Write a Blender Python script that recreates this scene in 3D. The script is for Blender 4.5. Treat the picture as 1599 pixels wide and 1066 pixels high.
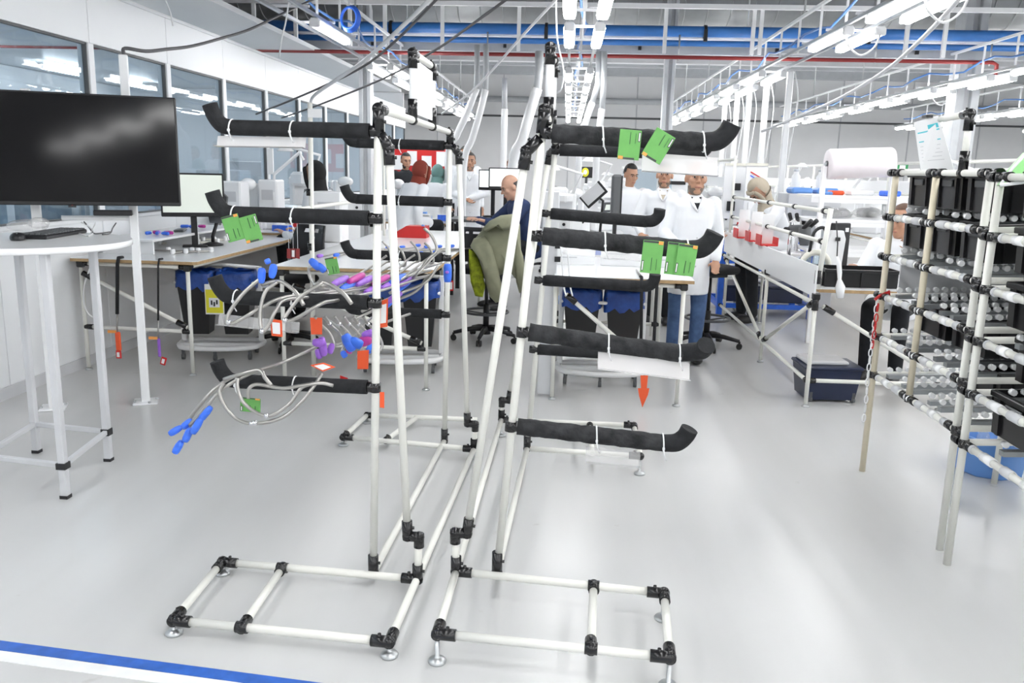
import bpy, bmesh, math, random
from mathutils import Vector, Matrix, Euler
from mathutils.bvhtree import BVHTree
random.seed(7)
for o in list(bpy.data.objects): bpy.data.objects.remove(o)
SC = bpy.context.scene
COL = SC.collection
V = Vector
PI = math.pi

# ---------------------------------------------------------------- camera
F_PX, CAM_H, CX, CY = 1300.0, 1.55, 799.5, 533.0
_d = V(((886 - CX) / F_PX, (CY - 268) / F_PX, -1)).normalized()
_u = V((.037, 1, 0)); _u = (_u - _u.dot(_d) * _d).normalized()
_x = _d.cross(_u)
ROT = Matrix((_x, _d, _u))                      # camera -> world
cam_data = bpy.data.cameras.new('camera')
cam = bpy.data.objects.new('camera', cam_data); COL.objects.link(cam)
cam.matrix_world = Matrix.Translation((0, 0, CAM_H)) @ ROT.to_4x4()
cam_data.sensor_width = 36; cam_data.lens = 36 * F_PX / 1599
cam_data.clip_start = .05; cam_data.clip_end = 200
SC.camera = cam

# ---------------------------------------------------------------- world and exposure
w = bpy.data.worlds.new('world'); SC.world = w; w.use_nodes = True
bg = w.node_tree.nodes['Background']
bg.inputs[0].default_value = (.95, .97, 1, 1); bg.inputs[1].default_value = .6
SC.view_settings.view_transform = 'Standard'; SC.view_settings.look = 'None'
SC.view_settings.gamma = 1; SC.view_settings.use_curve_mapping = False
SC.view_settings.exposure = 0.66
LAMP_EMIT = 16.0

# ---------------------------------------------------------------- measuring helpers (photo point -> real point)
def _ray(px, py): return ROT @ V(((px - CX) / F_PX, (CY - py) / F_PX, -1))
def fl(px, py, z=0.0):
    r = _ray(px, py); return V((0, 0, CAM_H)) + r * ((z - CAM_H) / r.z)
def at(px, py, Y):
    r = _ray(px, py); return V((0, 0, CAM_H)) + r * (Y / r.y)
def atx(px, py, X):
    r = _ray(px, py); return V((0, 0, CAM_H)) + r * (X / r.x)

# ---------------------------------------------------------------- materials
MATS = {}
def mat(name, col, rough=.5, metal=0, noise=0, nscale=8, bump=0, bscale=60, emit=0, trans=0, alpha=1, spec=.5, sheen=0, coat=0):
    if name in MATS: return MATS[name]
    m = bpy.data.materials.new(name); m.use_nodes = True
    nt = m.node_tree; b = nt.nodes['Principled BSDF']
    c = (*col, 1)
    b.inputs['Base Color'].default_value = c
    b.inputs['Roughness'].default_value = rough
    b.inputs['Metallic'].default_value = metal
    b.inputs['Specular IOR Level'].default_value = spec
    if coat: b.inputs['Coat Weight'].default_value = coat
    if trans: b.inputs['Transmission Weight'].default_value = trans
    if alpha < 1: b.inputs['Alpha'].default_value = alpha
    if emit:
        b.inputs['Emission Color'].default_value = c; b.inputs['Emission Strength'].default_value = emit
    if noise or bump:
        tc = nt.nodes.new('ShaderNodeTexCoord')
        n = nt.nodes.new('ShaderNodeTexNoise'); n.inputs['Scale'].default_value = nscale; n.inputs['Detail'].default_value = 4
        nt.links.new(tc.outputs['Object'], n.inputs['Vector'])
        if noise:
            r = nt.nodes.new('ShaderNodeValToRGB')
            r.color_ramp.elements[0].position = .3; r.color_ramp.elements[1].position = .7
            r.color_ramp.elements[0].color = tuple(max(0, k * (1 - noise)) for k in col) + (1,)
            r.color_ramp.elements[1].color = tuple(min(1, k * (1 + noise)) for k in col) + (1,)
            nt.links.new(n.outputs['Fac'], r.inputs['Fac']); nt.links.new(r.outputs['Color'], b.inputs['Base Color'])
        if bump:
            n2 = nt.nodes.new('ShaderNodeTexNoise'); n2.inputs['Scale'].default_value = bscale; n2.inputs['Detail'].default_value = 3
            nt.links.new(tc.outputs['Object'], n2.inputs['Vector'])
            bp = nt.nodes.new('ShaderNodeBump'); bp.inputs['Strength'].default_value = bump; bp.inputs['Distance'].default_value = .01
            nt.links.new(n2.outputs['Fac'], bp.inputs['Height']); nt.links.new(bp.outputs['Normal'], b.inputs['Normal'])
    MATS[name] = m
    return m

M = {}
M['pipe'] = mat('white_coated_pipe', (.78, .78, .73), .35, noise=.03, nscale=5)
M['pipe_beige'] = mat('aged_beige_pipe', (.72, .65, .5), .4, noise=.06, nscale=9)
M['joint'] = mat('black_cast_joint', (.006, .006, .007), .22, noise=.2, spec=.6)
M['foam'] = mat('dark_grey_foam', (.019, .02, .022), .78, noise=.25, nscale=25, bump=.5, bscale=45, spec=.25)
M['foam_worn'] = mat('worn_grey_foam', (.032, .033, .035), .85, noise=.5, nscale=22, bump=.9, bscale=35, spec=.2)
M['zinc'] = mat('zinc_metal', (.55, .57, .58), .35, metal=.9)
M['chrome'] = mat('chrome_metal', (.7, .7, .72), .18, metal=1)
M['tube'] = mat('brushed_tube', (.4, .39, .37), .3, metal=.8, noise=.06, nscale=30)
M['white'] = mat('white_paint', (.86, .87, .88), .4, noise=.015)
M['white_gloss'] = mat('white_gloss', (.88, .89, .9), .2)
M['panel'] = mat('white_wall_panel', (.84, .86, .88), .42, noise=.012, nscale=2)
M['greywall'] = mat('pale_grey_wall', (.88, .885, .89), .6, noise=.03, nscale=1.2)
M['grey'] = mat('grey_paint', (.42, .44, .46), .45, noise=.04)
M['lgrey'] = mat('light_grey_paint', (.6, .61, .63), .45, noise=.03)
M['dgrey'] = mat('dark_grey_plastic', (.1, .105, .11), .5)
M['black'] = mat('black_plastic', (.012, .012, .014), .42, noise=.15)
M['blackgloss'] = mat('black_gloss', (.003, .003, .004), .09, spec=.3)
M['blackmat'] = mat('black_fabric', (.014, .014, .016), .9, bump=.3, bscale=200)
M['bin'] = mat('black_crate_plastic', (.008, .008, .009), .3, noise=.2)
M['galv'] = mat('galvanised_duct', (.26, .27, .275), .42, metal=.55, noise=.12, nscale=3)
M['deck'] = mat('roof_deck', (.24, .25, .26), .6, noise=.08)
M['steel'] = mat('painted_steel_beam', (.55, .57, .59), .5, noise=.04)
M['bluepipe'] = mat('blue_paint', (.04, .18, .52), .35, noise=.06)
M['blue'] = mat('bright_blue_plastic', (.03, .15, .72), .4, noise=.1, nscale=20)
M['bluecap'] = mat('blue_cap', (.045, .17, .8), .35, noise=.15, nscale=40)
M['purple'] = mat('purple_cap', (.32, .13, .62), .4, noise=.15, nscale=40)
M['magenta'] = mat('magenta_cap', (.5, .04, .3), .4)
M['bagblue'] = mat('blue_bin_bag', (.012, .06, .3), .3, noise=.3, nscale=14, bump=.8, bscale=22)
M['navy'] = mat('navy_plastic', (.012, .02, .055), .35, noise=.1)
M['paleblue'] = mat('pale_blue_plastic', (.16, .36, .8), .35)
M['red'] = mat('red_plastic', (.6, .02, .02), .4)
M['darkred'] = mat('dark_red_pipe', (.28, .03, .03), .4)
M['orange'] = mat('orange_tag', (.85, .11, .03), .5)
M['amber'] = mat('amber_print', (.85, .35, .08), .5)
M['green'] = mat('green_card', (.14, .4, .1), .45, noise=.06, nscale=30)
M['cardmark'] = mat('card_dark_print', (.03, .09, .04), .5)
M['carddark'] = mat('card_header_print', (.05, .05, .055), .5)
M['palegreen'] = mat('pale_green_plastic', (.35, .75, .3), .3)
M['paper'] = mat('white_paper', (.86, .87, .88), .7)
M['cyan'] = mat('cyan_print', (.1, .6, .7), .6)
M['yellow'] = mat('yellow_label', (.75, .7, .03), .5)
M['wood'] = mat('plywood_edge', (.42, .28, .14), .55, noise=.15, nscale=30)
M['top'] = mat('white_laminate', (.8, .81, .82), .22, noise=.01)
M['skin'] = mat('skin_tan', (.46, .25, .16), .5, noise=.06, nscale=30)
M['skin_l'] = mat('skin_light', (.58, .34, .24), .5, noise=.06, nscale=30)
M['skin_d'] = mat('skin_brown', (.3, .15, .09), .5, noise=.06, nscale=30)
M['coat'] = mat('white_lab_coat', (.83, .85, .88), .8, noise=.02, bump=.25, bscale=9)
M['jeans'] = mat('blue_denim', (.07, .13, .27), .85, noise=.3, nscale=12, bump=.3, bscale=60)
M['darkcloth'] = mat('dark_cloth', (.012, .014, .018), .9, noise=.2, nscale=20)
M['navycloth'] = mat('navy_cloth', (.025, .045, .12), .85, noise=.25, nscale=12)
M['hair'] = mat('black_hair', (.008, .007, .006), .55, bump=.6, bscale=150)
M['hairgrey'] = mat('greying_hair', (.06, .055, .05), .6, bump=.6, bscale=150)
M['hairbrown'] = mat('brown_hair', (.09, .04, .02), .55, bump=.6, bscale=150)
M['stubble'] = mat('grey_stubble', (.2, .15, .12), .8, noise=.3, nscale=120)
M['lip'] = mat('lip_colour', (.36, .14, .11), .5)
M['eye'] = mat('dark_eye', (.012, .008, .006), .2)
M['eyewhite'] = mat('eye_white', (.42, .38, .35), .3)
M['hijabblack'] = mat('black_scarf', (.008, .008, .009), .85, bump=.4, bscale=14)
M['hijabred'] = mat('rust_scarf', (.22, .035, .02), .85, noise=.15, bump=.4, bscale=14)
M['hijabteal'] = mat('teal_scarf', (.16, .3, .28), .85, noise=.12, bump=.4, bscale=14)
M['hijabbeige'] = mat('beige_scarf', (.42, .37, .29), .85, noise=.15, bump=.4, bscale=14)
M['olive'] = mat('olive_jacket', (.24, .245, .165), .9, noise=.16, nscale=7, bump=.5, bscale=9)
M['lime'] = mat('lime_lining', (.35, .42, .02), .8, noise=.6, nscale=18)
M['screen'] = mat('lit_pale_screen', (.62, .66, .6), .25, emit=.35)
M['screenw'] = mat('lit_white_screen', (.8, .84, .84), .25, emit=.7)
M['lamp'] = mat('lamp_diffuser', (1, 1, 1), .4, emit=LAMP_EMIT)
M['film'] = mat('milky_film_roll', (.84, .79, .82), .35, noise=.02)
M['sign'] = mat('green_sign', (.03, .3, .1), .5)
M['tape_blue'] = mat('blue_floor_tape', (.035, .13, .5), .4, noise=.18, nscale=18)
M['tape_white'] = mat('white_floor_tape', (.85, .86, .86), .4, noise=.04, nscale=18)
M['rubber'] = mat('black_rubber', (.02, .02, .02), .7)
M['cable'] = mat('dark_cable', (.1, .1, .105), .5)
M['cablew'] = mat('white_cable', (.8, .81, .82), .4)
M['trackgrey'] = mat('roller_track_grey', (.3, .32, .33), .4, metal=.4)
M['haze'] = mat('cream_metal', (.75, .74, .66), .45)

def glassy(name, col, alpha_fac, rough=.05, diff=None):
    """thin sheet: part see-through, part reflecting / frosted"""
    m = bpy.data.materials.new(name); m.use_nodes = True
    nt = m.node_tree; nt.nodes.clear()
    out = nt.nodes.new('ShaderNodeOutputMaterial')
    tr = nt.nodes.new('ShaderNodeBsdfTransparent'); tr.inputs[0].default_value = (*col, 1)
    gl = nt.nodes.new('ShaderNodeBsdfGlossy'); gl.inputs['Roughness'].default_value = rough
    fr = nt.nodes.new('ShaderNodeFresnel'); fr.inputs[0].default_value = 1.5
    mx = nt.nodes.new('ShaderNodeMixShader')
    ge = nt.nodes.new('ShaderNodeNewGeometry'); iv = nt.nodes.new('ShaderNodeMath'); iv.operation = 'SUBTRACT'; iv.inputs[0].default_value = 1
    mu = nt.nodes.new('ShaderNodeMath'); mu.operation = 'MULTIPLY'
    nt.links.new(ge.outputs['Backfacing'], iv.inputs[1]); nt.links.new(fr.outputs[0], mu.inputs[0]); nt.links.new(iv.outputs[0], mu.inputs[1])
    nt.links.new(mu.outputs[0], mx.inputs[0]); nt.links.new(gl.outputs[0], mx.inputs[2])
    if diff:
        df = nt.nodes.new('ShaderNodeBsdfDiffuse'); df.inputs[0].default_value = (*diff, 1)
        m2 = nt.nodes.new('ShaderNodeMixShader'); m2.inputs[0].default_value = alpha_fac
        nt.links.new(tr.outputs[0], m2.inputs[1]); nt.links.new(df.outputs[0], m2.inputs[2])
        nt.links.new(m2.outputs[0], mx.inputs[1])
    else:
        nt.links.new(tr.outputs[0], mx.inputs[1])
    nt.links.new(mx.outputs[0], out.inputs[0])
    MATS[name] = m
    return m
M['glass'] = glassy('window_glass', (.8, .87, .92), 0, .02)
M['acrylic'] = glassy('clear_acrylic', (.95, .95, .95), .55, .08, (.88, .87, .87))
M['acrylic2'] = glassy('thin_clear_acrylic', (.96, .96, .96), .22, .08, (.88, .88, .88))

# ---------------------------------------------------------------- mesh kit
WM = {}           # object -> world matrix (rest)
def basis_from(d):
    d = d.normalized()
    a = V((0, 0, 1)) if abs(d.z) < .9 else V((1, 0, 0))
    x = a.cross(d).normalized(); y = d.cross(x)
    return x, y, d

class MB:
    def __init__(s): s.v = []; s.f = []; s.sm = []
    def add(s, vs, fs, smooth=False):
        n = len(s.v); s.v += [V(p) for p in vs]
        s.f += [tuple(i + n for i in f) for f in fs]; s.sm += [smooth] * len(fs)
        return s
    def box(s, c, size, rot=None, bev=0):
        c = V(c); hx, hy, hz = (k / 2 for k in size)
        R_ = rot if rot is not None else Matrix.Identity(3)
        if isinstance(rot, (int, float)): R_ = Matrix.Rotation(rot, 3, 'Z')
        if bev <= 0:
            vs = [c + R_ @ V((x * hx, y * hy, z * hz)) for z in (-1, 1) for y in (-1, 1) for x in (-1, 1)]
            return s.add(vs, [(0, 2, 3, 1), (4, 5, 7, 6), (0, 1, 5, 4), (2, 6, 7, 3), (0, 4, 6, 2), (1, 3, 7, 5)])
        b = min(bev, hx * .9, hy * .9, hz * .9)
        # chamfered box : 24 verts
        idx = {}; vs = []
        for sx in (-1, 1):
            for sy in (-1, 1):
                for sz in (-1, 1):
                    for ax in range(3):
                        p = [sx * (hx - b), sy * (hy - b), sz * (hz - b)]
                        p[ax] = (sx * hx, sy * hy, sz * hz)[ax]
                        idx[(sx, sy, sz, ax)] = len(vs); vs.append(c + R_ @ V(p))
        fs = []
        cyc = [(-1, -1), (1, -1), (1, 1), (-1, 1)]
        for ax in range(3):
            for sg in (-1, 1):
                q = []
                for a, b2 in cyc:
                    k = [0, 0, 0]; k[ax] = sg; k[(ax + 1) % 3] = a; k[(ax + 2) % 3] = b2
                    q.append(idx[(*k, ax)])
                fs.append(tuple(q if sg > 0 else q[::-1]))
        for ax in range(3):           # edges along axis ax
            a1, a2 = (ax + 1) % 3, (ax + 2) % 3
            for s1 in (-1, 1):
                for s2 in (-1, 1):
                    def g(sa, face):
                        k = [0, 0, 0]; k[ax] = sa; k[a1] = s1; k[a2] = s2
                        return idx[(*k, face)]
                    q = [g(-1, a1), g(1, a1), g(1, a2), g(-1, a2)]
                    fs.append(tuple(q if s1 * s2 < 0 else q[::-1]))
        for sx in (-1, 1):
            for sy in (-1, 1):
                for sz in (-1, 1):
                    q = [idx[(sx, sy, sz, a)] for a in range(3)]
                    fs.append(tuple(q if sx * sy * sz > 0 else q[::-1]))
        return s.add(vs, fs)
    def cyl(s, a, b, r, r2=None, n=12, caps=True, smooth=True):
        a, b = V(a), V(b); r2 = r if r2 is None else r2
        if (b - a).length < 1e-6: return s
        x, y, d = basis_from(b - a)
        vs = []
        for p, rr in ((a, r), (b, r2)):
            for i in range(n):
                t = 2 * PI * i / n; vs.append(p + (x * math.cos(t) + y * math.sin(t)) * rr)
        fs = [(i, (i + 1) % n, n + (i + 1) % n, n + i) for i in range(n)]
        s.add(vs, fs, smooth)
        if caps:
            k = len(s.v) - 2 * n
            s.f += [tuple(k + i for i in range(n))[::-1], tuple(k + n + i for i in range(n))]; s.sm += [False, False]
        return s
    def tube(s, pts, r, n=8, smooth_n=0, caps=True, rs=None, close=False):
        pts = [V(p) for p in pts]
        if smooth_n: 
            pts2, rs2 = [], []
            P = [pts[0] * 2 - pts[1]] + pts + [pts[-1] * 2 - pts[-2]]
            for i in range(1, len(P) - 2):
                for k in range(smooth_n):
                    t = k / smooth_n
                    a, b, c, d = P[i - 1], P[i], P[i + 1], P[i + 2]
                    pts2.append(.5 * ((2 * b) + (c - a) * t + (2 * a - 5 * b + 4 * c - d) * t * t + (3 * b - a - 3 * c + d) * t ** 3))
                    if rs: rs2.append(rs[i - 1] * (1 - t) + rs[i] * t)
            pts2.append(pts[-1])
            if rs: rs2.append(rs[-1]); rs = rs2
            pts = pts2
        m = len(pts); x = None; vs = []
        for i, p in enumerate(pts):
            d = ((pts[min(i + 1, m - 1)] - pts[max(i - 1, 0)]))
            d = d.normalized() if d.length > 1e-9 else V((0, 0, 1))
            if x is None: x, y, _ = basis_from(d)
            else:
                x = x - x.dot(d) * d
                x = x.normalized() if x.length > 1e-6 else basis_from(d)[0]
                y = d.cross(x)
            rr = rs[i] if rs else r
            for k in range(n):
                t = 2 * PI * k / n; vs.append(p + (x * math.cos(t) + y * math.sin(t)) * rr)
        fs = [(i * n + k, i * n + (k + 1) % n, (i + 1) * n + (k + 1) % n, (i + 1) * n + k) for i in range(m - 1) for k in range(n)]
        b0 = len(s.v)
        s.add(vs, fs, True)
        if caps:
            s.f += [tuple(b0 + k for k in range(n))[::-1], tuple(b0 + (m - 1) * n + k for k in range(n))]; s.sm += [False, False]
        return s
    def torus(s, c, R_, r, axis=(0, 0, 1), n=24, m=8):
        x, y, d = basis_from(V(axis)); c = V(c); vs = []
        for i in range(n):
            t = 2 * PI * i / n; e = x * math.cos(t) + y * math.sin(t)
            for k in range(m):
                q = 2 * PI * k / m; vs.append(c + e * (R_ + r * math.cos(q)) + d * (r * math.sin(q)))
        return s.add(vs, [(i * m + k, ((i + 1) % n) * m + k, ((i + 1) % n) * m + (k + 1) % m, i * m + (k + 1) % m) for i in range(n) for k in range(m)], True)
    def ell(s, c, r, rot=None, n=16, m=10, keep=None):
        c = V(c); R_ = rot if rot is not None else Matrix.Identity(3)
        if isinstance(r, (int, float)): r = (r, r, r)
        loc = []
        for i in range(m + 1):
            ph = PI * i / m
            for k in range(n):
                t = 2 * PI * k / n
                loc.append(V((r[0] * math.sin(ph) * math.cos(t), r[1] * math.sin(ph) * math.sin(t), r[2] * math.cos(ph))))
        fs = []
        for i in range(m):
            for k in range(n):
                a, b, c2, d = i * n + k, i * n + (k + 1) % n, (i + 1) * n + (k + 1) % n, (i + 1) * n + k
                if i == 0: q = (a, d, c2)
                elif i == m - 1: q = (a, d, b)
                else: q = (a, d, c2, b)
                if keep is None or all(keep(loc[j]) for j in q): fs.append(q)
        return s.add([c + R_ @ p for p in loc], fs, True)
    def prism(s, poly, h, mtx):
        """closed polygon (2D) extruded by h along local z of mtx"""
        n = len(poly)
        vs = [mtx @ V((x, y, 0)) for x, y in poly] + [mtx @ V((x, y, h)) for x, y in poly]
        fs = [tuple(range(n))[::-1], tuple(range(n, 2 * n))] + [(i, (i + 1) % n, n + (i + 1) % n, n + i) for i in range(n)]
        return s.add(vs, fs)
    def lathe(s, prof, c, n=20, axis=(0, 0, 1), cap=True):
        x, y, d = basis_from(V(axis)); c = V(c); vs = []
        for r, z in prof:
            for k in range(n):
                t = 2 * PI * k / n; vs.append(c + (x * math.cos(t) + y * math.sin(t)) * r + d * z)
        m = len(prof); b0 = len(s.v)
        s.add(vs, [(i * n + k, i * n + (k + 1) % n, (i + 1) * n + (k + 1) % n, (i + 1) * n + k) for i in range(m - 1) for k in range(n)], True)
        if cap:
            s.f += [tuple(b0 + k for k in range(n))[::-1], tuple(b0 + (m - 1) * n + k for k in range(n))]; s.sm += [False, False]
        return s
    def mesh(s, name, inv=None):
        me = bpy.data.meshes.new(name)
        vs = [inv @ p for p in s.v] if inv is not None else s.v
        used = sorted({i for f in s.f for i in f})
        if len(used) < len(vs):
            mp = {o: i for i, o in enumerate(used)}
            vs = [vs[o] for o in used]; fs = [tuple(mp[i] for i in f) for f in s.f]
        else: fs = s.f
        me.from_pydata([tuple(p) for p in vs], [], fs)
        me.polygons.foreach_set('use_smooth', s.sm)
        me.update()
        return me
    def build(s, name, material, parent=None, local=False):
        inv = None
        if parent is not None and not local: inv = WM[parent].inverted()
        me = s.mesh(name, inv)
        me.materials.append(M[material] if isinstance(material, str) else material)
        o = bpy.data.objects.new(name, me); COL.objects.link(o)
        if parent is not None:
            o.parent = parent; WM[o] = WM[parent]
        else: WM[o] = Matrix.Identity(4)
        return o

def tag(o, label, cat, group=None):
    o['label'] = label; o['category'] = cat
    if group: o['group'] = group
    return o
def thing(name, label, cat, loc=(0, 0, 0), rz=0.0, group=None, rot=None):
    o = bpy.data.objects.new(name, None); COL.objects.link(o)
    o.empty_display_size = .05
    o.location = loc
    o.rotation_euler = rot if rot is not None else (0, 0, rz)
    WM[o] = Matrix.Translation(V(loc)) @ o.rotation_euler.to_matrix().to_4x4()
    return tag(o, label, cat, group)
def struct(o): o['kind'] = 'structure'; return o
def solo(mb, name, material, label, cat, group=None, origin=None):
    """a thing that is one mesh, its origin moved to its base"""
    vs = mb.v
    if origin is None:
        origin = V(((min(p.x for p in vs) + max(p.x for p in vs)) / 2, (min(p.y for p in vs) + max(p.y for p in vs)) / 2, min(p.z for p in vs)))
    me = mb.mesh(name, Matrix.Translation(-V(origin)))
    me.materials.append(M[material] if isinstance(material, str) else material)
    o = bpy.data.objects.new(name, me); COL.objects.link(o); o.location = origin
    WM[o] = Matrix.Translation(V(origin))
    return tag(o, label, cat, group)
def dup(root, loc, rz, label, group=None, scale=None):
    def rec(o, par):
        c = o.copy(); COL.objects.link(c); c.parent = par
        for ch in o.children: rec(ch, c)
        return c
    r = rec(root, None); r.location = loc; r.rotation_euler = (0, 0, rz)
    if scale: r.scale = scale
    WM[r] = Matrix.Translation(V(loc)) @ Matrix.Rotation(rz, 4, 'Z')
    r['label'] = label
    if group: r['group'] = group
    return r
ORD = ['nearest', 'second nearest', 'third nearest', 'fourth nearest', 'fifth nearest', 'sixth nearest', 'seventh nearest', 'eighth nearest', 'ninth nearest', 'tenth nearest', 'eleventh nearest', 'twelfth nearest', 'thirteenth nearest', 'fourteenth nearest', 'fifteenth nearest']
def RX(a): return Matrix.Rotation(a, 3, 'X')
def RY(a): return Matrix.Rotation(a, 3, 'Y')
def RZ(a): return Matrix.Rotation(a, 3, 'Z')
# ================================================================ THE SHELL
WX = -3.62          # partition plane
BACK = 26.0
def floor_material():
    m = bpy.data.materials.new('grey_epoxy_floor'); m.use_nodes = True
    nt = m.node_tree; b = nt.nodes['Principled BSDF']
    tc = nt.nodes.new('ShaderNodeTexCoord')
    mp = nt.nodes.new('ShaderNodeMapping'); mp.inputs['Scale'].default_value = (1, .35, 1)
    n = nt.nodes.new('ShaderNodeTexNoise'); n.inputs['Scale'].default_value = .8; n.inputs['Detail'].default_value = 2
    r = nt.nodes.new('ShaderNodeValToRGB')
    r.color_ramp.elements[0].position = .3; r.color_ramp.elements[1].position = .72
    r.color_ramp.elements[0].color = (.57, .575, .575, 1); r.color_ramp.elements[1].color = (.62, .625, .62, 1)
    nt.links.new(tc.outputs['Object'], mp.inputs[0]); nt.links.new(mp.outputs[0], n.inputs['Vector'])
    nt.links.new(n.outputs['Fac'], r.inputs['Fac'])
    # small dark scuffs
    n2 = nt.nodes.new('ShaderNodeTexNoise'); n2.inputs['Scale'].default_value = 9; n2.inputs['Detail'].default_value = 8
    r2 = nt.nodes.new('ShaderNodeValToRGB'); r2.color_ramp.elements[0].position = .70; r2.color_ramp.elements[1].position = .78
    r2.color_ramp.elements[0].color = (0, 0, 0, 1); r2.color_ramp.elements[1].color = (.35, .35, .35, 1)
    nt.links.new(tc.outputs['Object'], n2.inputs['Vector']); nt.links.new(n2.outputs['Fac'], r2.inputs['Fac'])
    mx = nt.nodes.new('ShaderNodeMixRGB'); mx.inputs[2].default_value = (.36, .34, .31, 1)
    nt.links.new(r2.outputs['Color'], mx.inputs[0]); nt.links.new(r.outputs['Color'], mx.inputs[1])
    # long drag marks along the aisle
    mp3 = nt.nodes.new('ShaderNodeMapping'); mp3.inputs['Scale'].default_value = (4, .5, 1); mp3.inputs['Rotation'].default_value = (0, 0, .35)
    n3 = nt.nodes.new('ShaderNodeTexNoise'); n3.inputs['Scale'].default_value = 1.2; n3.inputs['Detail'].default_value = 5
    r3 = nt.nodes.new('ShaderNodeValToRGB'); r3.color_ramp.elements[0].position = .35; r3.color_ramp.elements[1].position = .65
    r3.color_ramp.elements[0].color = (.962, .962, .962, 1); r3.color_ramp.elements[1].color = (1, 1, 1, 1)
    mx3 = nt.nodes.new('ShaderNodeMixRGB'); mx3.blend_type = 'MULTIPLY'; mx3.inputs[0].default_value = 1
    nt.links.new(tc.outputs['Object'], mp3.inputs[0]); nt.links.new(mp3.outputs[0], n3.inputs['Vector']); nt.links.new(n3.outputs['Fac'], r3.inputs['Fac'])
    nt.links.new(mx.outputs[0], mx3.inputs[1]); nt.links.new(r3.outputs['Color'], mx3.inputs[2])
    nt.links.new(mx3.outputs[0], b.inputs['Base Color'])
    b.inputs['Roughness'].default_value = .27
    b.inputs['Specular IOR Level'].default_value = .42
    return m
M['floor'] = floor_material()
struct(MB().box((2.5, 8.5, -.05), (29, 36, .1)).build('floor', 'floor'))
# floor marking tape, slightly skewed to the racks
d = V((1, -.108, 0)).normalized(); nrm = V((d.y, -d.x, 0))
p0 = fl(0, 1000); ang = math.atan2(d.y, d.x)
for nm, off, wd, mt, lb in (('floor_tape', -.024, .048, 'tape_blue', 'blue marking tape stuck along the grey floor at the bottom edge'),
                            ('floor_tape', -.076, .05, 'tape_white', 'white marking tape running beside the blue tape on the floor')):
    c = p0 + d * .2 + V((d.y, -d.x, 0)) * (-off)
    tag(MB().box(c + V((0, 0, .0008)), (6.5, wd, .0016), ang).build(nm, mt), lb, 'floor tape')

# ---- roof, back zone, walls
struct(MB().box((2.5, 8.5, 5.45), (29, 36, .1)).build('ceiling', 'deck'))
for i in range(7):
    y = 1.5 + i * 3
    tr = MB().box((2.5, y, 5.25), (29, .14, .28))
    struct(tr.build('trim_%d' % (i + 1), 'deck'))
struct(MB().box((2.5, BACK + .05, 2.6), (29, .1, 5.5)).build('wall_back', 'greywall'))
struct(MB().box((2.5, -9.05, 2.6), (29, .1, 5.5)).build('wall_front', 'greywall'))
struct(MB().box((17.05, 8.5, 2.6), (.1, 36, 5.5)).build('wall_right', 'greywall'))
struct(MB().box((-11.05, 8.5, 2.6), (.1, 36, 5.5)).build('wall_left_outer', 'greywall'))
# dropped fascia and its dark soffit in front of the back wall
struct(MB().box((2.5, 20.0, 4.7), (29, .25, 1.4)).build('trim_8', 'lgrey'))
struct(MB().box((2.5, 23.0, 4.5), (29, 6, .1)).build('trim_9', 'grey'))
for k, (yy, zz, hh) in enumerate(((22, 4.3, .3), (24, 4.3, .3))):
    struct(MB().box((2.5, yy, zz), (29, .2, hh)).build('trim_%d' % (10 + k), 'grey'))
o = MB()
for x in range(-10, 17, 2): o.box((x, BACK - .01, 2.2), (.03, .03, 4.4))
struct(o.build('trim_12', 'lgrey'))

# ---- partition wall with windows
wl = bpy.data.objects.new('wall_left', None); COL.objects.link(wl); WM[wl] = Matrix.Identity(4); struct(wl)
y0 = 6.36 - 1.25 * 7; NW = 17
for k in range(NW):
    a, b = y0 + 1.25 * k, y0 + 1.25 * (k + 1); yc = (a + b) / 2
    MB().box((WX - .04, yc, .555), (.08, 1.244, 1.11), bev=.003).build('lower_panel', 'panel', wl)
    MB().box((WX - .04, yc, 2.605), (.08, 1.244, .39), bev=.003).build('upper_panel', 'panel', wl)
    MB().box((WX - .035, a, 1.76), (.09, .075, 1.3), bev=.004).build('mullion', 'panel', wl)
    wn = bpy.data.objects.new('window_%d' % (k + 1), None); COL.objects.link(wn); WM[wn] = Matrix.Identity(4); struct(wn)
    g = MB()
    g.box((WX - .02, a + .046, 1.76), (.03, .016, 1.29)).box((WX - .02, b - .046, 1.76), (.03, .016, 1.29))
    g.box((WX - .02, yc, 2.4), (.03, 1.17, .016)).box((WX - .02, yc, 1.12), (.03, 1.17, .016))
    g.build('window_gasket', 'dgrey', wn)
    MB().box((WX - .03, yc, 1.76), (.008, 1.16, 1.27)).build('window_pane', 'glass', wn)
MB().box((WX - .04, y0 + 1.25 * NW / 2, 2.815), (.11, 1.25 * NW, .03), bev=.004).build('cap_rail', 'panel', wl)
MB().box((WX - .02, y0 + 1.25 * NW / 2, 1.1), (.07, 1.25 * NW, .03), bev=.004).build('sill_rail', 'panel', wl)
struct(MB().box((WX + .006, y0 + 1.25 * NW / 2, .04), (.014, 1.25 * NW, .08)).build('baseboard_left', 'lgrey'))
yE = y0 + 1.25 * NW
struct(MB().box((-6.86, yE, 1.58), (6.4, .08, 3.16)).build('wall_left_end', 'panel'))

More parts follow.
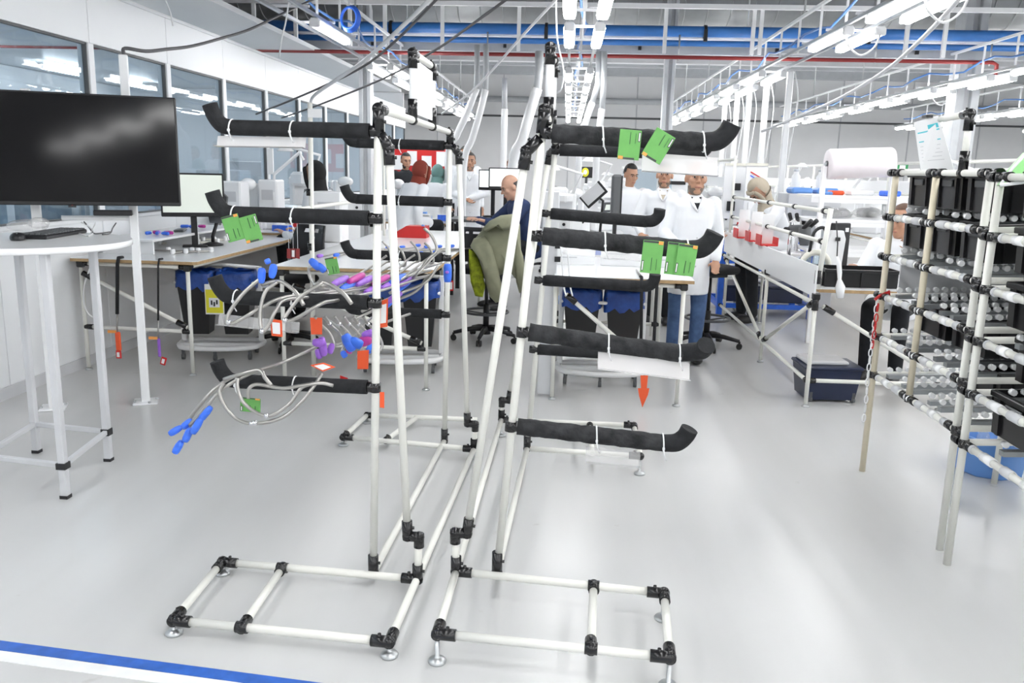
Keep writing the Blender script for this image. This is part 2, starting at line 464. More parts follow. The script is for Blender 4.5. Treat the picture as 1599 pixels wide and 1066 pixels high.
# ---- columns
def column(px, py, Y, wdt, lb):
    c = at(px, py, Y); x = c.x
    t = thing('column', lb, 'column', (x, Y, 0))
    m = MB().box((x - wdt * .32, Y, 2.7), (wdt * .34, wdt, 5.4), bev=.01); m.build('flange', 'steel', t)
    m = MB().box((x + wdt * .32, Y, 2.7), (wdt * .34, wdt, 5.4), bev=.01); m.build('flange', 'steel', t)
    MB().box((x, Y + .02, 2.7), (wdt * .3, wdt * .6, 5.4)).build('web', 'lgrey', t)
    return t
column(1043, 150, 13.3, .17, 'slim pale steel column behind the blue pipes, left of the other wide column')
column(1506, 130, 13.3, .34, 'wide pale steel column on the right behind the document board')
column(571, 90, 13.6, .2, 'pale steel column on the left beyond the white partition top')

# ---- services overhead
def run_pipe(name, pxy, Y, r, mt, lb, x0=-10.5, x1=16.5, clamps=0, cat='pipe', n=12):
    z = at(*pxy, Y).z
    t = thing(name, lb, cat, (at(*pxy, Y).x, Y, z))
    MB().cyl((x0, Y, z), (x1, Y, z), r, n=n).build('pipe', mt, t)
    for k in range(clamps):
        x = x0 + (k + .5) * (x1 - x0) / clamps
        m = MB().cyl((x - .02, Y, z), (x + .02, Y, z), r * 1.25, n=12); m.box((x, Y - r, z - .06), (.05, .04, .16))
        m.build('clamp', 'black', t)
    return t
run_pipe('blue_pipe', (850, 46), 12.6, .075, 'bluepipe', 'thick blue pipe crossing the hall overhead', clamps=12)
run_pipe('blue_pipe', (850, 64), 12.95, .045, 'bluepipe', 'thinner blue pipe crossing the hall below the thick one')
z = at(850, 55, 12.75).z
t = thing('cable_tray', 'white cable tray running between the two blue pipes', 'cable tray', (0, 12.75, z))
MB().box((3, 12.78, z), (27, .14, .05)).build('tray', 'white', t)
for x in range(-9, 16, 3): MB().box((x, 12.76, z + .04), (.05, .08, .03)).build('clip', 'black', t)
z = at(850, 76, 13.1).z
t = thing('steel_beam', 'long grey steel beam crossing behind the red pipe', 'beam', (0, 13.1, z))
MB().box((3, 13.15, z), (27, .18, .11)).build('beam', 'grey', t)
for x in range(-9, 16, 2): MB().box((x, 13.04, z + .02), (.045, .05, .05)).build('clip', 'black', t)
# red fire main with its drop leg beside the wide column
Y = 12.4; za = at(850, 86, Y).z; xe = at(1553, 128, Y).x
t = thing('red_pipe', 'dark red fire pipe crossing the hall and turning back at the column', 'pipe', (0, Y, za))
MB().tube([(-10.5, Y, za), (xe - .06, Y, za), (xe, Y, za - .03), (xe, Y, za - .2), (xe - .03, Y, za - .23), (xe - .2, Y, za - .23)], .027, n=10).build('pipe', 'darkred', t)
m = MB()
for x in (-4.5, -1.2, 1.5, 4.2, xe - .1): MB().cyl((x, Y, za - .05), (x, Y, za + .3), .012, n=6).build('hanger', 'zinc', t)
# ribbed ventilation duct
Y, z, r = 14.0, at(850, 8, 14.0).z + .22, .5
t = thing('ventilation_duct', 'large ribbed galvanised ventilation duct under the roof', 'duct', (0, Y, z - r))
MB().cyl((-10.5, Y, z), (16.5, Y, z), r, n=28).build('duct_body', 'galv', t)
i = 0; x = -10.2
rib = None
while x < 16.4:
    if rib is None:
        rib = MB().torus((0, 0, 0), r, .012, (1, 0, 0), n=24, m=5).build('rib', 'galv', t, local=True)
        rib.location = (x, 0, r); proto = rib
    else:
        c = proto.copy(); COL.objects.link(c); c.parent = t; c.location = (x, 0, r)
    x += .35
# white support rail in front of the duct, with hangers
z = at(850, 7, 12.2).z
t = thing('support_rail', 'white steel rail with hangers crossing in front of the duct', 'rail', (0, 12.2, z))
MB().box((3, 12.2, z), (27, .06, .06)).build('rail', 'white', t)
for px in (395, 460, 545, 600, 690, 810, 1040, 1178, 1190, 1420, 1480):
    x = at(px, 40, 12.2).x
    MB().box((x, 12.25, z - .3), (.05, .05, .62)).build('hanger', 'white', t)
# high conduits on the back wall
for k, (pz, rr, lb) in enumerate(((155, .09, 'thick pale pipe running along the back wall below the soffit'), (181, .03, 'thin dark rail running along the upper back wall'))):
    z = at(800, pz, 25.7).z
    m = MB().cyl((-10, 25.7, z), (16.5, 25.7, z), rr, n=10)
    solo(m, 'wall_pipe', 'steel' if k == 0 else 'dgrey', lb, 'pipe')

# ---- lamp rows
LZ = 2.85
def make_lamp():
    t = thing('ceiling_lamp', 'x', 'lamp', (0, 0, 0))
    MB().box((0, 0, .035), (.08, 1.16, .035), bev=.01).build('housing', 'white', t, local=True)
    d_ = MB()
    n = 8; vs = []
    for y in (-.54, .54):
        for k in range(n):
            a = 2 * PI * k / n; vs.append((.054 * math.cos(a), y * (1 if abs(math.sin(a)) > .9 else 1), .036 * math.sin(a)))
    d_.add(vs, [(k, (k + 1) % n, n + (k + 1) % n, n + k) for k in range(n)] + [tuple(range(n)), tuple(range(n, 2 * n))[::-1]], False)
    d_.build('diffuser', 'lamp', t, local=True)
    e = MB().box((0, .56, .003), (.1, .04, .07), bev=.01); e.build('end_cap', 'white', t, local=True)
    e = MB().box((0, -.56, .003), (.1, .04, .07), bev=.01); e.build('end_cap', 'white', t, local=True)
    return t
lamp0 = make_lamp(); lamp_used = False
ROWS = [(-2.55, 'over the left benches'), (.11, 'in the centre of the hall'), (2.62, 'over the right bench'), (5.5, 'second from the right bench'), (8.6, 'third from the right bench'), (11.8, 'farthest to the right')]
for rx, where in ROWS:
    vis = 0
    for k in range(-8, 10):  # final pair of each row is added to brighten the back wall
        yc = 6.95 + 1.7 * k
        if k == 2 and rx < 5: continue
        if rx < -2 and 3.5 < yc < 7.5: continue
        for sd in (-1, 1):
            if rx < -2 and k == 1 and sd < 0: continue
            side = 'left' if sd < 0 else 'right'
            if k < 0: lb = 'strip lamp %s, %s one, %s behind the camera' % (where, side, ORD[-k - 1])
            else: lb = '%s pair of strip lamps, %s one, %s' % (ORD[vis], side, where)
            loc = (rx + sd * .14, yc, LZ)
            if not lamp_used:
                lamp0.location = loc; lamp0['label'] = lb; lamp0['group'] = 'strip lamps in rows'; lamp_used = True
            else: dup(lamp0, loc, 0, lb, 'strip lamps in rows')
        if k >= 0: vis += 1
    # gantry carrying the lamps
    t = thing('lighting_gantry', 'white ladder-like gantry carrying the strip lamps %s' % where, 'gantry', (rx, 6, LZ))
    ya, yb = -7.8, 23
    for sx in (-.14, .14):
        MB().box((rx + sx, (ya + yb) / 2, LZ + .075), (.03, yb - ya, .03)).build('lower_rail', 'zinc', t)
    MB().box((rx, (ya + yb) / 2, LZ + .5), (.032, yb - ya, .032)).build('upper_rail', 'white', t)
    y = ya + .3
    r0 = r1 = None
    while y < yb:
        if r0 is None:
            r0 = MB().box((rx, y, LZ + .29), (.022, .022, .4)).build('upright', 'white', t)
            r1 = MB().box((rx, y, LZ + .1), (.36, .025, .022)).build('rung', 'white', t); yy0 = y
        else:
            for q in (r0, r1):
                c = q.copy(); COL.objects.link(c); c.parent = t; c.location = q.location + V((0, y - yy0, 0))
        y += .85
    pts = []
    y = ya
    while y < yb:
        pts.append((rx + .05 * math.sin(y * 2.1), y, LZ + .26 + .05 * math.sin(y * 3.3))); y += .5
    MB().tube(pts, .014, n=6).build('air_hose', 'bluepipe', t)
    for y in (7.2, 10.2, 13.4, 16.8, 20):
        MB().cyl((rx, y, LZ + .5), (rx, y, 5.4), .012, n=6).build('drop_rod', 'zinc', t)
# power cables looping from lamp to lamp
for i, (rx, yc, lb) in enumerate(((2.62, 8.65, 'loose white loop of cable under the near right lamp pair'), (2.62, 6.95, 'white cable loop at the topmost right lamp pair'), (5.5, 10.35, 'white cable loop under lamps left of the wide column'), (5.5, 13.75, 'small white cable loop in the second lamp row'), (.11, 12.05, 'white cable loop under the central lamps'))):
    a_ = V((rx - .14, yc - .5, LZ - .03)); b_ = V((rx + .14, yc - .56, LZ - .03))
    solo(MB().tube([a_, a_ + V((.03, -.03, -.1)), (a_ + b_) / 2 + V((0, 0, -.17)), b_ + V((-.03, .03, -.1)), b_], .009, n=6, smooth_n=4), 'lamp_cable', 'cablew', lb, 'cable')
# lamps added to light the room behind the partition
for rx in (-6.0, -8.8):
    for k in range(8):
        dup(lamp0, (rx, 1.5 + k * 2.6, LZ + .2), 0, '%s strip lamp added to light the partitioned room, %s row' % (ORD[k], 'inner' if rx < -7 else 'outer'), 'lamps added behind the windows')

# room behind the partition: white ceiling and walls added to lighten the window view
struct(MB().box((-6.9, 8.9, 3.2), (6.4, 19.8, .06)).build('ceiling_inner', 'panel'))
struct(MB().box((-10.05, 8.9, 1.58), (.06, 19.8, 3.16)).build('wall_inner', 'panel'))
struct(MB().box((-6.9, -.95, 1.58), (6.4, .06, 3.16)).build('wall_inner_near', 'panel'))
# ================================================================ PIPE RACKS IN FRONT
PR = .0142
def seg(name, a, b, par, mt='pipe', r=PR): return MB().cyl(a, b, r, n=14).build(name, mt, par)
def joint(p, dirs, par, L=.06, r=.0195, bolt=True):
    p = V(p); m = MB()
    for d_ in dirs:
        d_ = V(d_).normalized()
        m.cyl(p - d_ * .012, p + d_ * L, r, n=14)
        if bolt:
            q = p + d_ * (L * .55); s_ = basis_from(d_)[1]
            m.cyl(q, q + s_ * (r + .007), .006, n=8)
    m.ell(p, r * 1.08, n=12, m=8)
    return m.build('joint', 'joint', par)
def sleeve(a, d_, par, L=.05, r=.0195):
    d_ = V(d_).normalized(); a = V(a)
    m = MB().cyl(a - d_ * L / 2, a + d_ * L / 2, r, n=14)
    return m.build('joint', 'joint', par)
def foot(x, y, z, par):
    m = MB().lathe([(.003, 0), (.028, 0), (.03, .006), (.026, .012), (.012, .018), (.0075, .02), (.0075, z)], (x, y, 0), n=18)
    return m.build('levelling_foot', 'zinc', par)
def foam_arm(par, a, b, hook, r, worn, ties=(.45, .97), lumps=0):
    a, b = V(a), V(b); d_ = (b - a)
    n = 26 if worn else 14
    pts = [a + d_ * (i / n) for i in range(n + 1)]
    rnd = random.Random(int(abs(a.x * 1000) + abs(a.z * 777)))
    rs = [r * (1 + (rnd.uniform(-.06, .05) if worn else rnd.uniform(-.01, .01))) for _ in pts]
    arm = MB().tube(pts, r, n=16, rs=rs).build('foam_arm', 'foam_worn' if worn else 'foam', par)
    # foam sleeve on the raised end
    h = [b - d_.normalized() * .012] + [b + V(q) for q in hook]
    MB().tube(h, r, n=16, smooth_n=5, rs=[r * .98, r * 1.04] + [r * 1.0] * (len(hook) - 1)).build('end_sleeve', 'foam', arm)
    for t_ in ties:
        c = a + d_ * t_; dd = d_.normalized()
        m = MB().torus(c, r * 1.05, .0028, dd + V((0, 0, .12)), n=20, m=5)
        m.tube([c + V((0, -r * 1.08, -r * .3)), c + V((.004, -r * 1.15, -r * 1.1)), c + V((.012, -r * 1.0, -r * 1.75))], .0022, n=5)
        m.box(c + V((0, -r * 1.1, -r * .35)), (.008, .006, .008))
        m.build('cable_tie', 'cablew', arm)
    return arm
def strip(par, a, b, drop, mt='acrylic', tilt=.012):
    """folded clear label strip hung below an arm"""
    a, b = V(a), V(b)
    m = MB()
    off = V((0, -tilt, -drop))
    th = V((0, .0025, 0))
    m.add([a, b, b + off, a + off, a + th, b + th, b + off + th, a + off + th],
          [(0, 3, 2, 1), (4, 5, 6, 7), (0, 1, 5, 4), (2, 3, 7, 6), (1, 2, 6, 5), (3, 0, 4, 7)])
    lip = V((0, -.03, .004))
    m.add([a + off, b + off, b + off + lip, a + off + lip, a + off + V((0, 0, -.002)), b + off + V((0, 0, -.002)), b + off + lip + V((0, 0, -.002)), a + off + lip + V((0, 0, -.002))],
          [(0, 3, 2, 1), (4, 5, 6, 7), (0, 1, 5, 4), (2, 3, 7, 6), (1, 2, 6, 5), (3, 0, 4, 7)])
    return m.build('label_strip', mt, par)

# ---------------- left rack
zL = .05
t = rackL = thing('pipe_rack', 'white pipe rack with grey foam arms pointing left, hung with bent tubes', 'rack', fl(583, 897, zL) * 1.0 - V((0, 0, zL)))
A, B, C, D = fl(271, 968, zL), fl(608, 1002, zL), fl(347, 877, zL), fl(652, 904, zL)
U, U2 = fl(583, 893, zL), fl(694, 688, zL)
E_, F_, G_ = fl(536, 682, zL), fl(573, 648, zL), fl(740, 701, zL)
M1, M2 = fl(378, 979, zL), fl(441, 886, zL)
H_ = fl(745, 655, zL)
ex = (B - A).normalized(); ey = (C - A).normalized()
for a, b in ((A, B), (C, D), (A, C), (M1, M2), (B, G_), (U, U2), (E_, G_), (E_, F_), (F_, H_), (fl(603, 687, zL), fl(650, 652, zL))):
    seg('base_pipe', a, b, t)
joint(A, (ex, ey), t); joint(B, (-ex, (G_ - B)), t); joint(C, (ex, -ey), t)
joint(D, (-ex,), t, bolt=True); joint(M1, (ey,), t, L=.05); joint(M2, (-ey,), t, L=.04)
joint(U, ((0, 0, 1),), t, L=.07); joint(U2, ((0, 0, 1),), t, L=.07)
joint(E_, (ex, F_ - E_), t); joint(F_, (ex,), t); joint(G_, (-ex, (0, 0, 1)), t); joint(fl(603, 687, zL), ((F_ - E_),), t, L=.04)
sleeve(M1, ex, t, .04); sleeve(M2, ex, t, .04)
for p in (A, B, C, E_, F_, G_): foot(p.x, p.y, zL, t)
# uprights: front and rear
ARMZ = (1.668, 1.376, 1.08, .772)
topF = V((at(591, 165, U.y).x, U.y, 1.742)); topR = V((at(703, 205, U2.y).x, U2.y, 1.735))
def upright(base, top, par):
    seg('upright', base, top, par)
    return base + (top - base)
upright(U, topF, t); upright(U2, topR, t)
seg('top_rail', topF, topR, t, r=.0145)
ylong = (topR - topF)
joint(topF, (ylong, U - topF), t, L=.075, r=.02); joint(topR, (-ylong, U2 - topR), t, L=.06)
# braces on short risers
for base, rt, kneepx, tp in ((D, (656, 838), (640, 812), V((at(606, 232, U.y).x, U.y + .01, at(606, 232, U.y).z))),
                             (G_, (744, 662), (735, 640), V((at(716, 240, U2.y).x, U2.y + .01, at(716, 240, U2.y).z)))):
    top = V((base.x + .005, base.y, at(*rt, base.y).z))
    seg('riser', base, top, t)
    joint(base, ((0, 0, 1),), t, L=.06)
    knee = at(*kneepx, base.y)
    joint(top, (V((-1, 0, .0)), (0, 0, -1)), t, L=.04, bolt=False)
    k0 = top + V((-.042, 0, 0))
    joint(k0, (tp - k0,), t, L=.06)
    seg('brace_leg', k0, tp, t)
    up = V((base.x, 0, 0))
    inner = V((topF.x, topF.y, tp.z + .055)) if base is D else V((topR.x, topR.y, tp.z + .05))
    joint(tp, (k0 - tp, inner - tp), t, L=.055)
for z in ARMZ:
    f = (z - U.z) / (topF.z - U.z); p = U + (topF - U) * f
    sleeve(p, (0, 0, 1), t, .034); sleeve(p + V((-.022, 0, 0)), (1, 0, 0), t, .04)
    foam_arm(t, p + V((-.03, 0, 0)), p + V((-.515, 0, .002)), [(-.025, -.004, .008), (-.05, -.008, .04), (-.062, -.01, .075)], .0262, False, (.55, .985))
    f = (z - U2.z) / (topR.z - U2.z); p = U2 + (topR - U2) * f
    sleeve(p, (0, 0, 1), t, .034); sleeve(p + V((-.022, 0, 0)), (1, 0, 0), t, .04)
    foam_arm(t, p + V((-.03, 0, 0)), p + V((-.5, 0, .004)), [(-.025, -.004, .008), (-.05, -.008, .04), (-.06, -.01, .07)], .0262, False, (.5,))
p = at(340, 212, U.y); q = at(478, 214, U.y); strip(t, p, q, .036)
p = at(342, 490, U.y - .01); q = at(468, 503, U.y - .01); strip(t, p, q, .035, 'acrylic2')
# document frame standing on the top rail
def doc_frame(t, topF, topR, f0, f1, zt, nm):
    a = topF + (topR - topF) * f0; b = topF + (topR - topF) * f1
    a2, b2 = V((a.x, a.y, zt)), V((b.x, b.y, zt))
    for p, p2 in ((a, a2), (b, b2)):
        seg('frame_post', p, p2, t, 'white_gloss', .0145); sleeve(p + V((0, 0, .045)), (0, 0, 1), t, .075)
        sleeve(p, b - a, t, .03)
    seg('frame_bar', a2, b2, t, 'pipe'); joint(a2, (b - a, (0, 0, -1)), t, L=.06); joint(b2, (a - b, (0, 0, -1)), t, L=.06)
    c = (a + b2) / 2
    yl = (b.y - a.y) - .03
    MB().box(c + V((.004, 0, 0)), (.006, yl, zt - a.z - .05)).build('document_board', 'paper', t)
doc_frame(t, topF, topR, .37, .66, at(652, 72, 3.27).z, 'L')

# ---------------- right rack
zR = .1
bU = fl(775, 893, zR)
t = rackR = thing('pipe_rack', 'white pipe rack with worn grey foam arms pointing right, green cards on them', 'rack', bU - V((0, 0, zR)))
A, B, C, D = fl(683, 989, zR), fl(1046, 1026, zR), fl(1037, 926, zR), fl(712, 892, zR)
M1, M2 = fl(923, 1012, zR), fl(927, 914, zR)
U, U2 = fl(776, 893, zR), fl(823, 700, zR)
G_ = fl(783, 655, zR + .0); E_ = fl(990, 664, zR); P1 = fl(830, 706, zR); P2 = fl(1000, 712, zR)
ex = (B - A).normalized(); ey = (D - A).normalized()
for a, b in ((A, B), (D, C), (B, C), (M1, M2), (A, D), (D, G_), (U, U2), (G_, E_), (U2, P2), (E_, P2), (fl(921, 664, zR), fl(925, 709, zR))):
    seg('base_pipe', a, b, t)
joint(A, (ex, ey), t); joint(B, (-ex, C - B), t); joint(C, (-ex, B - C), t); joint(D, (ex,), t)
joint(M1, (ey,), t, L=.05); joint(M2, (-ey,), t, L=.04); sleeve(M1, ex, t, .04); sleeve(M2, ex, t, .04)
joint(U, ((0, 0, 1),), t, L=.08); joint(U2, ((0, 0, 1),), t, L=.07); joint(G_, (ex, (0, 0, 1)), t); joint(E_, (-ex, P2 - E_), t); joint(fl(921, 664, zR), (V((0, -1, 0)),), t, L=.04)
joint(P2, (-ex,), t)
for p in (A, B, C, G_, E_, P2): foot(p.x, p.y, zR, t)
topF = at(850, 172, U.y); topR = at(868, 222, U2.y)
seg('upright', U, topF, t); seg('upright', U2, topR, t)
seg('top_rail', topF, topR, t, r=.0145)
joint(topF, (topR - topF, U - topF), t, L=.075, r=.02); joint(topR, (topF - topR, U2 - topR), t, L=.06)
for base, rt, tpx, Yb in ((D, (719, 832), (822, 236), U.y), (G_, (781, 655), (858, 240), U2.y)):
    top = V((base.x - .004, base.y, at(*rt, base.y).z)) if base is D else V((base.x, base.y, zR + .12))
    seg('riser', base, top, t); joint(base, ((0, 0, 1),), t, L=.06)
    joint(top, (V((1, 0, 0)), (0, 0, -1)), t, L=.04, bolt=False)
    k0 = top + V((.042, 0, 0)); tp = at(*tpx, base.y)
    joint(k0, (tp - k0,), t, L=.06); seg('brace_leg', k0, tp, t)
    inner = at(tpx[0] + 24, tpx[1] - 22, Yb)
    joint(tp, (k0 - tp, inner - tp), t, L=.06)
k = 0
for (l, r_, tie) in (((850, 208), (1105, 222), (.33, .97)), ((836, 368), (1080, 390), (.42, .97)), ((815, 518), (1065, 552), (.52, .98)), ((797, 665), (1042, 692), (.53, .97))):
    a, b = at(*l, U.y), at(*r_, U.y)
    sleeve(a, topF - U, t, .036); sleeve(a + V((.022, 0, 0)), (1, 0, 0), t, .04)
    hk = [(.03, -.004, .006), (.058, -.008, .03), (.072, -.012, .06)] if k != 2 else [(.03, -.004, .008), (.06, -.03, .02), (.07, -.06, .045)]
    foam_arm(t, a + V((.025, 0, 0)), b, hk, .031, True, tie); k += 1
for (l, r_) in (((866, 234), (1085, 240)), ((852, 333), (1010, 346)), ((840, 437), (1003, 447)), ((832, 545), (985, 554))):
    a, b = at(*l, U2.y), at(*r_, U2.y)
    sleeve(a, topR - U2, t, .036); sleeve(a + V((.022, 0, 0)), (1, 0, 0), t, .04)
    foam_arm(t, a + V((.025, 0, 0)), b, [(.03, -.004, .006), (.055, -.008, .03), (.06, -.012, .065)], .029, False, ())
Y = U.y - .008
strip(t, at(1003, 238, Y), at(1121, 246, Y), .06); strip(t, at(934, 549, Y), at(1077, 567, Y), .052, 'acrylic', .02)
strip(t, at(880, 380, U2.y), at(1000, 392, U2.y), .05, 'acrylic2'); strip(t, at(915, 697, U.y), at(1000, 705, U.y), .05, 'acrylic2')
doc_frame(t, topF, topR, .24, .54, at(862, 70, 3.1).z, 'R')

# ---------------- green kanban cards hooked on the arms
def card(c, w_, h_, roll, lab, yaw=0, dark='top', half=False):
    c = V(c)
    t = thing('kanban_card', lab, 'card', c, group='green cards on the foam arms')
    R_ = Matrix.Rotation(yaw, 3, 'Z') @ Matrix.Rotation(roll, 3, 'Y')
    def q(x, z, ww, hh, d_, nm, mt, par):
        return MB().box(c + R_ @ V((x, -d_, z)), (ww, .0015, hh), R_).build(nm, mt, par)
    body = MB().box(c, (w_, .003, h_), R_, bev=.001).build('card_sheet', 'green', t)
    s_ = 1 if dark == 'top' else -1
    q(-w_ * .1, s_ * h_ * .46, w_ * .75, h_ * .06, .002, 'header_print', 'carddark', t)
    q(w_ * .36 * s_, s_ * h_ * .44, w_ * .22, h_ * .1, .0024, 'orange_mark', 'amber', t)
    q(-s_ * w_ * .42, -s_ * h_ * .28, w_ * .1, h_ * .32, .0024, 'side_box', 'carddark', t)
    q(-s_ * w_ * .42, -s_ * h_ * .28, w_ * .05, h_ * .27, .0032, 'side_box_inner', 'paper', t)
    q(0, -s_ * h_ * .22, .0018, h_ * .4, .0024, 'fold_line', 'cardmark', t)
    q(w_ * .25, -s_ * h_ * .22, .0012, h_ * .34, .0024, 'fold_line', 'cardmark', t)
    return t
Y = 2.672
card(at(364, 356, Y), .058, .084, -.28, 'green card on the second left foam arm, the left one of two')
card(at(392, 357, Y - .004), .058, .086, -.28, 'green card on the second left foam arm, the right one of two', dark='bottom')
card(at(391, 632, 2.665), .07, .05, .05, 'green card half hidden under tubes on the lowest left foam arm')
card(at(983, 226, 2.72), .068, .092, .06, 'green card hanging straight from the top right foam arm', dark='bottom')
card(at(1028, 228, 2.715), .068, .095, .5, 'green card hanging tilted from the top right foam arm', dark='bottom')
card(at(1018, 401, 2.715), .066, .106, .06, 'green card on the second right foam arm, leftmost of three')
card(at(1057, 404, 2.712), .07, .104, .08, 'green card on the second right foam arm, middle of three')
card(at(1071, 406, 2.70), .062, .1, .1, 'green card on the second right foam arm, rightmost of three')
card(at(519, 415, 3.6), .055, .075, -.2, 'small green card standing behind the tubes of the left rack')

# ---------------- bent metal tubes hung over the left rack's arms
def cap(par, a, b, r, mt):
    a, b = V(a), V(b); d_ = b - a
    m = MB().tube([a, a + d_ * .1, a + d_ * .35, a + d_ * .75, a + d_ * .95, b], r, n=10, rs=[r * .55, r * .8, r, r, r * .8, r * .35])
    return m.build('cap', mt, par)
def btube(pts, lab, r=.0062, caps=(), mt='tube', clips=()):
    P = [at(x, y, Y) for x, y, Y in pts]
    t = thing('bent_tube', lab, 'tube', P[0], group='bent tubes hung on the left rack')
    body = MB().tube(P, r, n=9, smooth_n=6).build('tube_body', mt, t)
    for (a, b, rr, mm) in caps: cap(t, at(*a), at(*b), rr, mm)
    for (x, y, Y) in clips: MB().ell(at(x, y, Y), .009, n=8, m=6).build('end_nut', 'chrome', t)
    return t
N = 2.66
btube([(410, 432, N), (380, 458, N - .02), (358, 488, N - .04), (356, 505, N - .05), (374, 500, N - .04), (408, 480, N - .02), (445, 464, N + .1), (520, 455, 3.1), (600, 440, 3.7), (672, 422, 4.12)], 'grey bent tube with twin blue caps, leftmost on the third arm',
      caps=(((408, 442, N), (409, 418, N), .013, 'bluecap'), ((424, 434, N), (428, 412, N), .013, 'bluecap'), ((420, 412, N), (416, 404, N), .01, 'bluecap')), clips=((357, 503, N - .06),))
btube([(433, 440, N), (414, 456, N - .02), (406, 490, N - .04), (409, 517, N - .05), (419, 508, N - .04), (431, 484, N - .02), (446, 468, N + .05), (500, 462, 2.95), (590, 446, 3.6), (668, 430, 4.1)], 'grey bent tube on the third arm with a steep drop loop', clips=((409, 517, N - .06),))
btube([(408, 444, N + .01), (436, 439, N + .01), (455, 450, N), (466, 462, N - .01), (474, 476, N - .02)], 'short grey bent tube over the third arm behind the blue caps', r=.0068)
btube([(504, 441, N), (470, 463, N - .02), (449, 489, N - .04), (444, 501, N - .05), (464, 496, N - .04), (502, 474, N - .02), (530, 468, N + .2), (600, 452, 3.5), (675, 428, 4.12)], 'grey bent tube at the middle of the third arm with a low loop', clips=((445, 500, N - .06),))
btube([(490, 445, N + .02), (508, 441, N + .01), (527, 451, N), (540, 462, N - .01), (549, 474, N - .02)], 'short grey bent tube bridging the right half of the third arm', r=.0068)
btube([(488, 416, 3.2), (482, 420, 3.2), (487, 438, 3.2), (510, 452, 3.2), (560, 448, 3.5), (640, 425, 4.0), (690, 410, 4.2)], 'grey tube with a blue cap leaning behind the third arm', caps=(((484, 405, 3.2), (500, 420, 3.2), .016, 'bluecap'), ((496, 412, 3.2), (508, 424, 3.2), .014, 'bluecap')))
bk = random.Random(3)
for i in range(9):
    x0, y0_ = 500 + i * 13, 452 + bk.uniform(-10, 10)
    x1, y1_ = 590 + i * 11, 405 + bk.uniform(-6, 12)
    Y0, Y1 = 3.0 + i * .08, 4.05 + bk.uniform(0, .1)
    cc = ('purple', 'bluecap', 'magenta')[i % 3 if i % 4 else 0]
    hook = [(x1, y1_, Y1), (x1 + 10, y1_ - 4, Y1 + .03), (x1 + 6, y1_ - 22, Y1 + .03), (x1 - 4, y1_ - 34, Y1 + .03)] if i % 2 else [(x1, y1_, Y1), (x1 + 14, y1_ - 10, Y1 + .05)]
    btube([(x0, y0_, Y0), (x0 + 30, y0_ - 8, Y0 + .25), ((x0 + x1) / 2 + 15, (y0_ + y1_) / 2, (Y0 + Y1) / 2)] + hook, '%s capped grey tube of the bundle across the third arms' % ORD[i],
          r=.0058, caps=(((x0 + 18, y0_ - 2, Y0 + .1), (x0 + 42, y0_ - 14, Y0 + .3), .014, cc),))
for i, (x, y) in enumerate(((668, 460), (655, 478), (640, 492))):
    btube([(x - 60, y - 2, 3.9), (x - 20, y - 30, 4.0), (x, y - 55, 4.05), (x + 14, y - 70, 4.08), (x + 6, y - 92, 4.1), (x - 6, y - 104, 4.1)] if i == 0 else [(x - 90, y + 8, 3.8), (x - 30, y - 20, 4.0), (x + 10, y - 38, 4.05), (x + 30, y - 64, 4.08)],
          ('grey hooked tube over the rear third arm', 'second grey tube hanging at the rear third arm', 'lowest grey tube hanging at the rear third arm')[i], r=.0075,
          caps=(((x - 50, y - 6, 3.9), (x - 28, y - 22, 3.95), .016, ('bluecap', 'purple', 'bluecap')[i]),))
# lower bundle on the fourth arm
K = 2.67
btube([(296, 664, K - .05), (318, 640, K - .04), (342, 612, K - .02), (372, 592, K), (403, 578, K + .05), (440, 566, K + .2), (480, 548, K + .3), (500, 538, K + .35)], 'long grey tube with blue caps jutting out lower left', caps=(((330, 635, K - .04), (312, 656, K - .05), .0125, 'bluecap'), ((315, 652, K - .05), (300, 677, K - .06), .0135, 'bluecap'), ((298, 668, K - .05), (288, 690, K - .06), .013, 'bluecap'), ((284, 688, K - .06), (272, 708, K - .07), .013, 'bluecap')))
btube([(292, 660, K - .03), (306, 640, K - .02), (330, 612, K), (360, 590, K + .04), (402, 577, K + .06)], 'grey tube with a single blue cap beside the lower left bundle', caps=(((300, 655, K - .03), (284, 668, K - .04), .0125, 'bluecap'), ((284, 666, K - .04), (264, 678, K - .05), .012, 'bluecap')))
btube([(350, 598, K - .02), (343, 612, K - .03), (352, 635, K - .05), (372, 655, K - .06), (400, 661, K - .06), (440, 652, K - .05), (470, 628, K - .03), (492, 600, K), (502, 584, K + .05)], 'grey tube sagging in the lowest loop under the fourth arm', clips=((393, 661, K - .07), (398, 660, K - .07)))
btube([(372, 590, K - .03), (371, 605, K - .04), (380, 628, K - .05), (402, 645, K - .06), (425, 648, K - .06), (452, 630, K - .04), (470, 606, K - .02), (490, 598, K)], 'grey tube sagging in the inner loop on the fourth arm', clips=((416, 649, K - .07),))
btube([(388, 622, K - .04), (388, 608, K - .04), (402, 600, K - .03), (440, 606, K - .03), (470, 602, K - .02), (500, 598, K), (520, 602, K + .02)], 'thin grey tube lying along the top of the fourth arm')
btube([(350, 592, K + .02), (370, 586, K), (404, 578, K), (414, 590, K - .02), (424, 602, K - .03)], 'short grey tube crossing over the hook of the fourth arm', r=.0068)
btube([(498, 540, K + .3), (520, 540, K + .5), (545, 530, K + .7), (566, 508, 3.6), (580, 496, 3.8)], 'grey tube running back from purple caps to the rear fourth arm', caps=(((488, 534, K + .28), (508, 536, K + .3), .016, 'purple'), ((502, 526, K + .3), (506, 556, K + .3), .015, 'purple'), ((495, 545, K + .3), (500, 560, K + .3), .012, 'purple')))
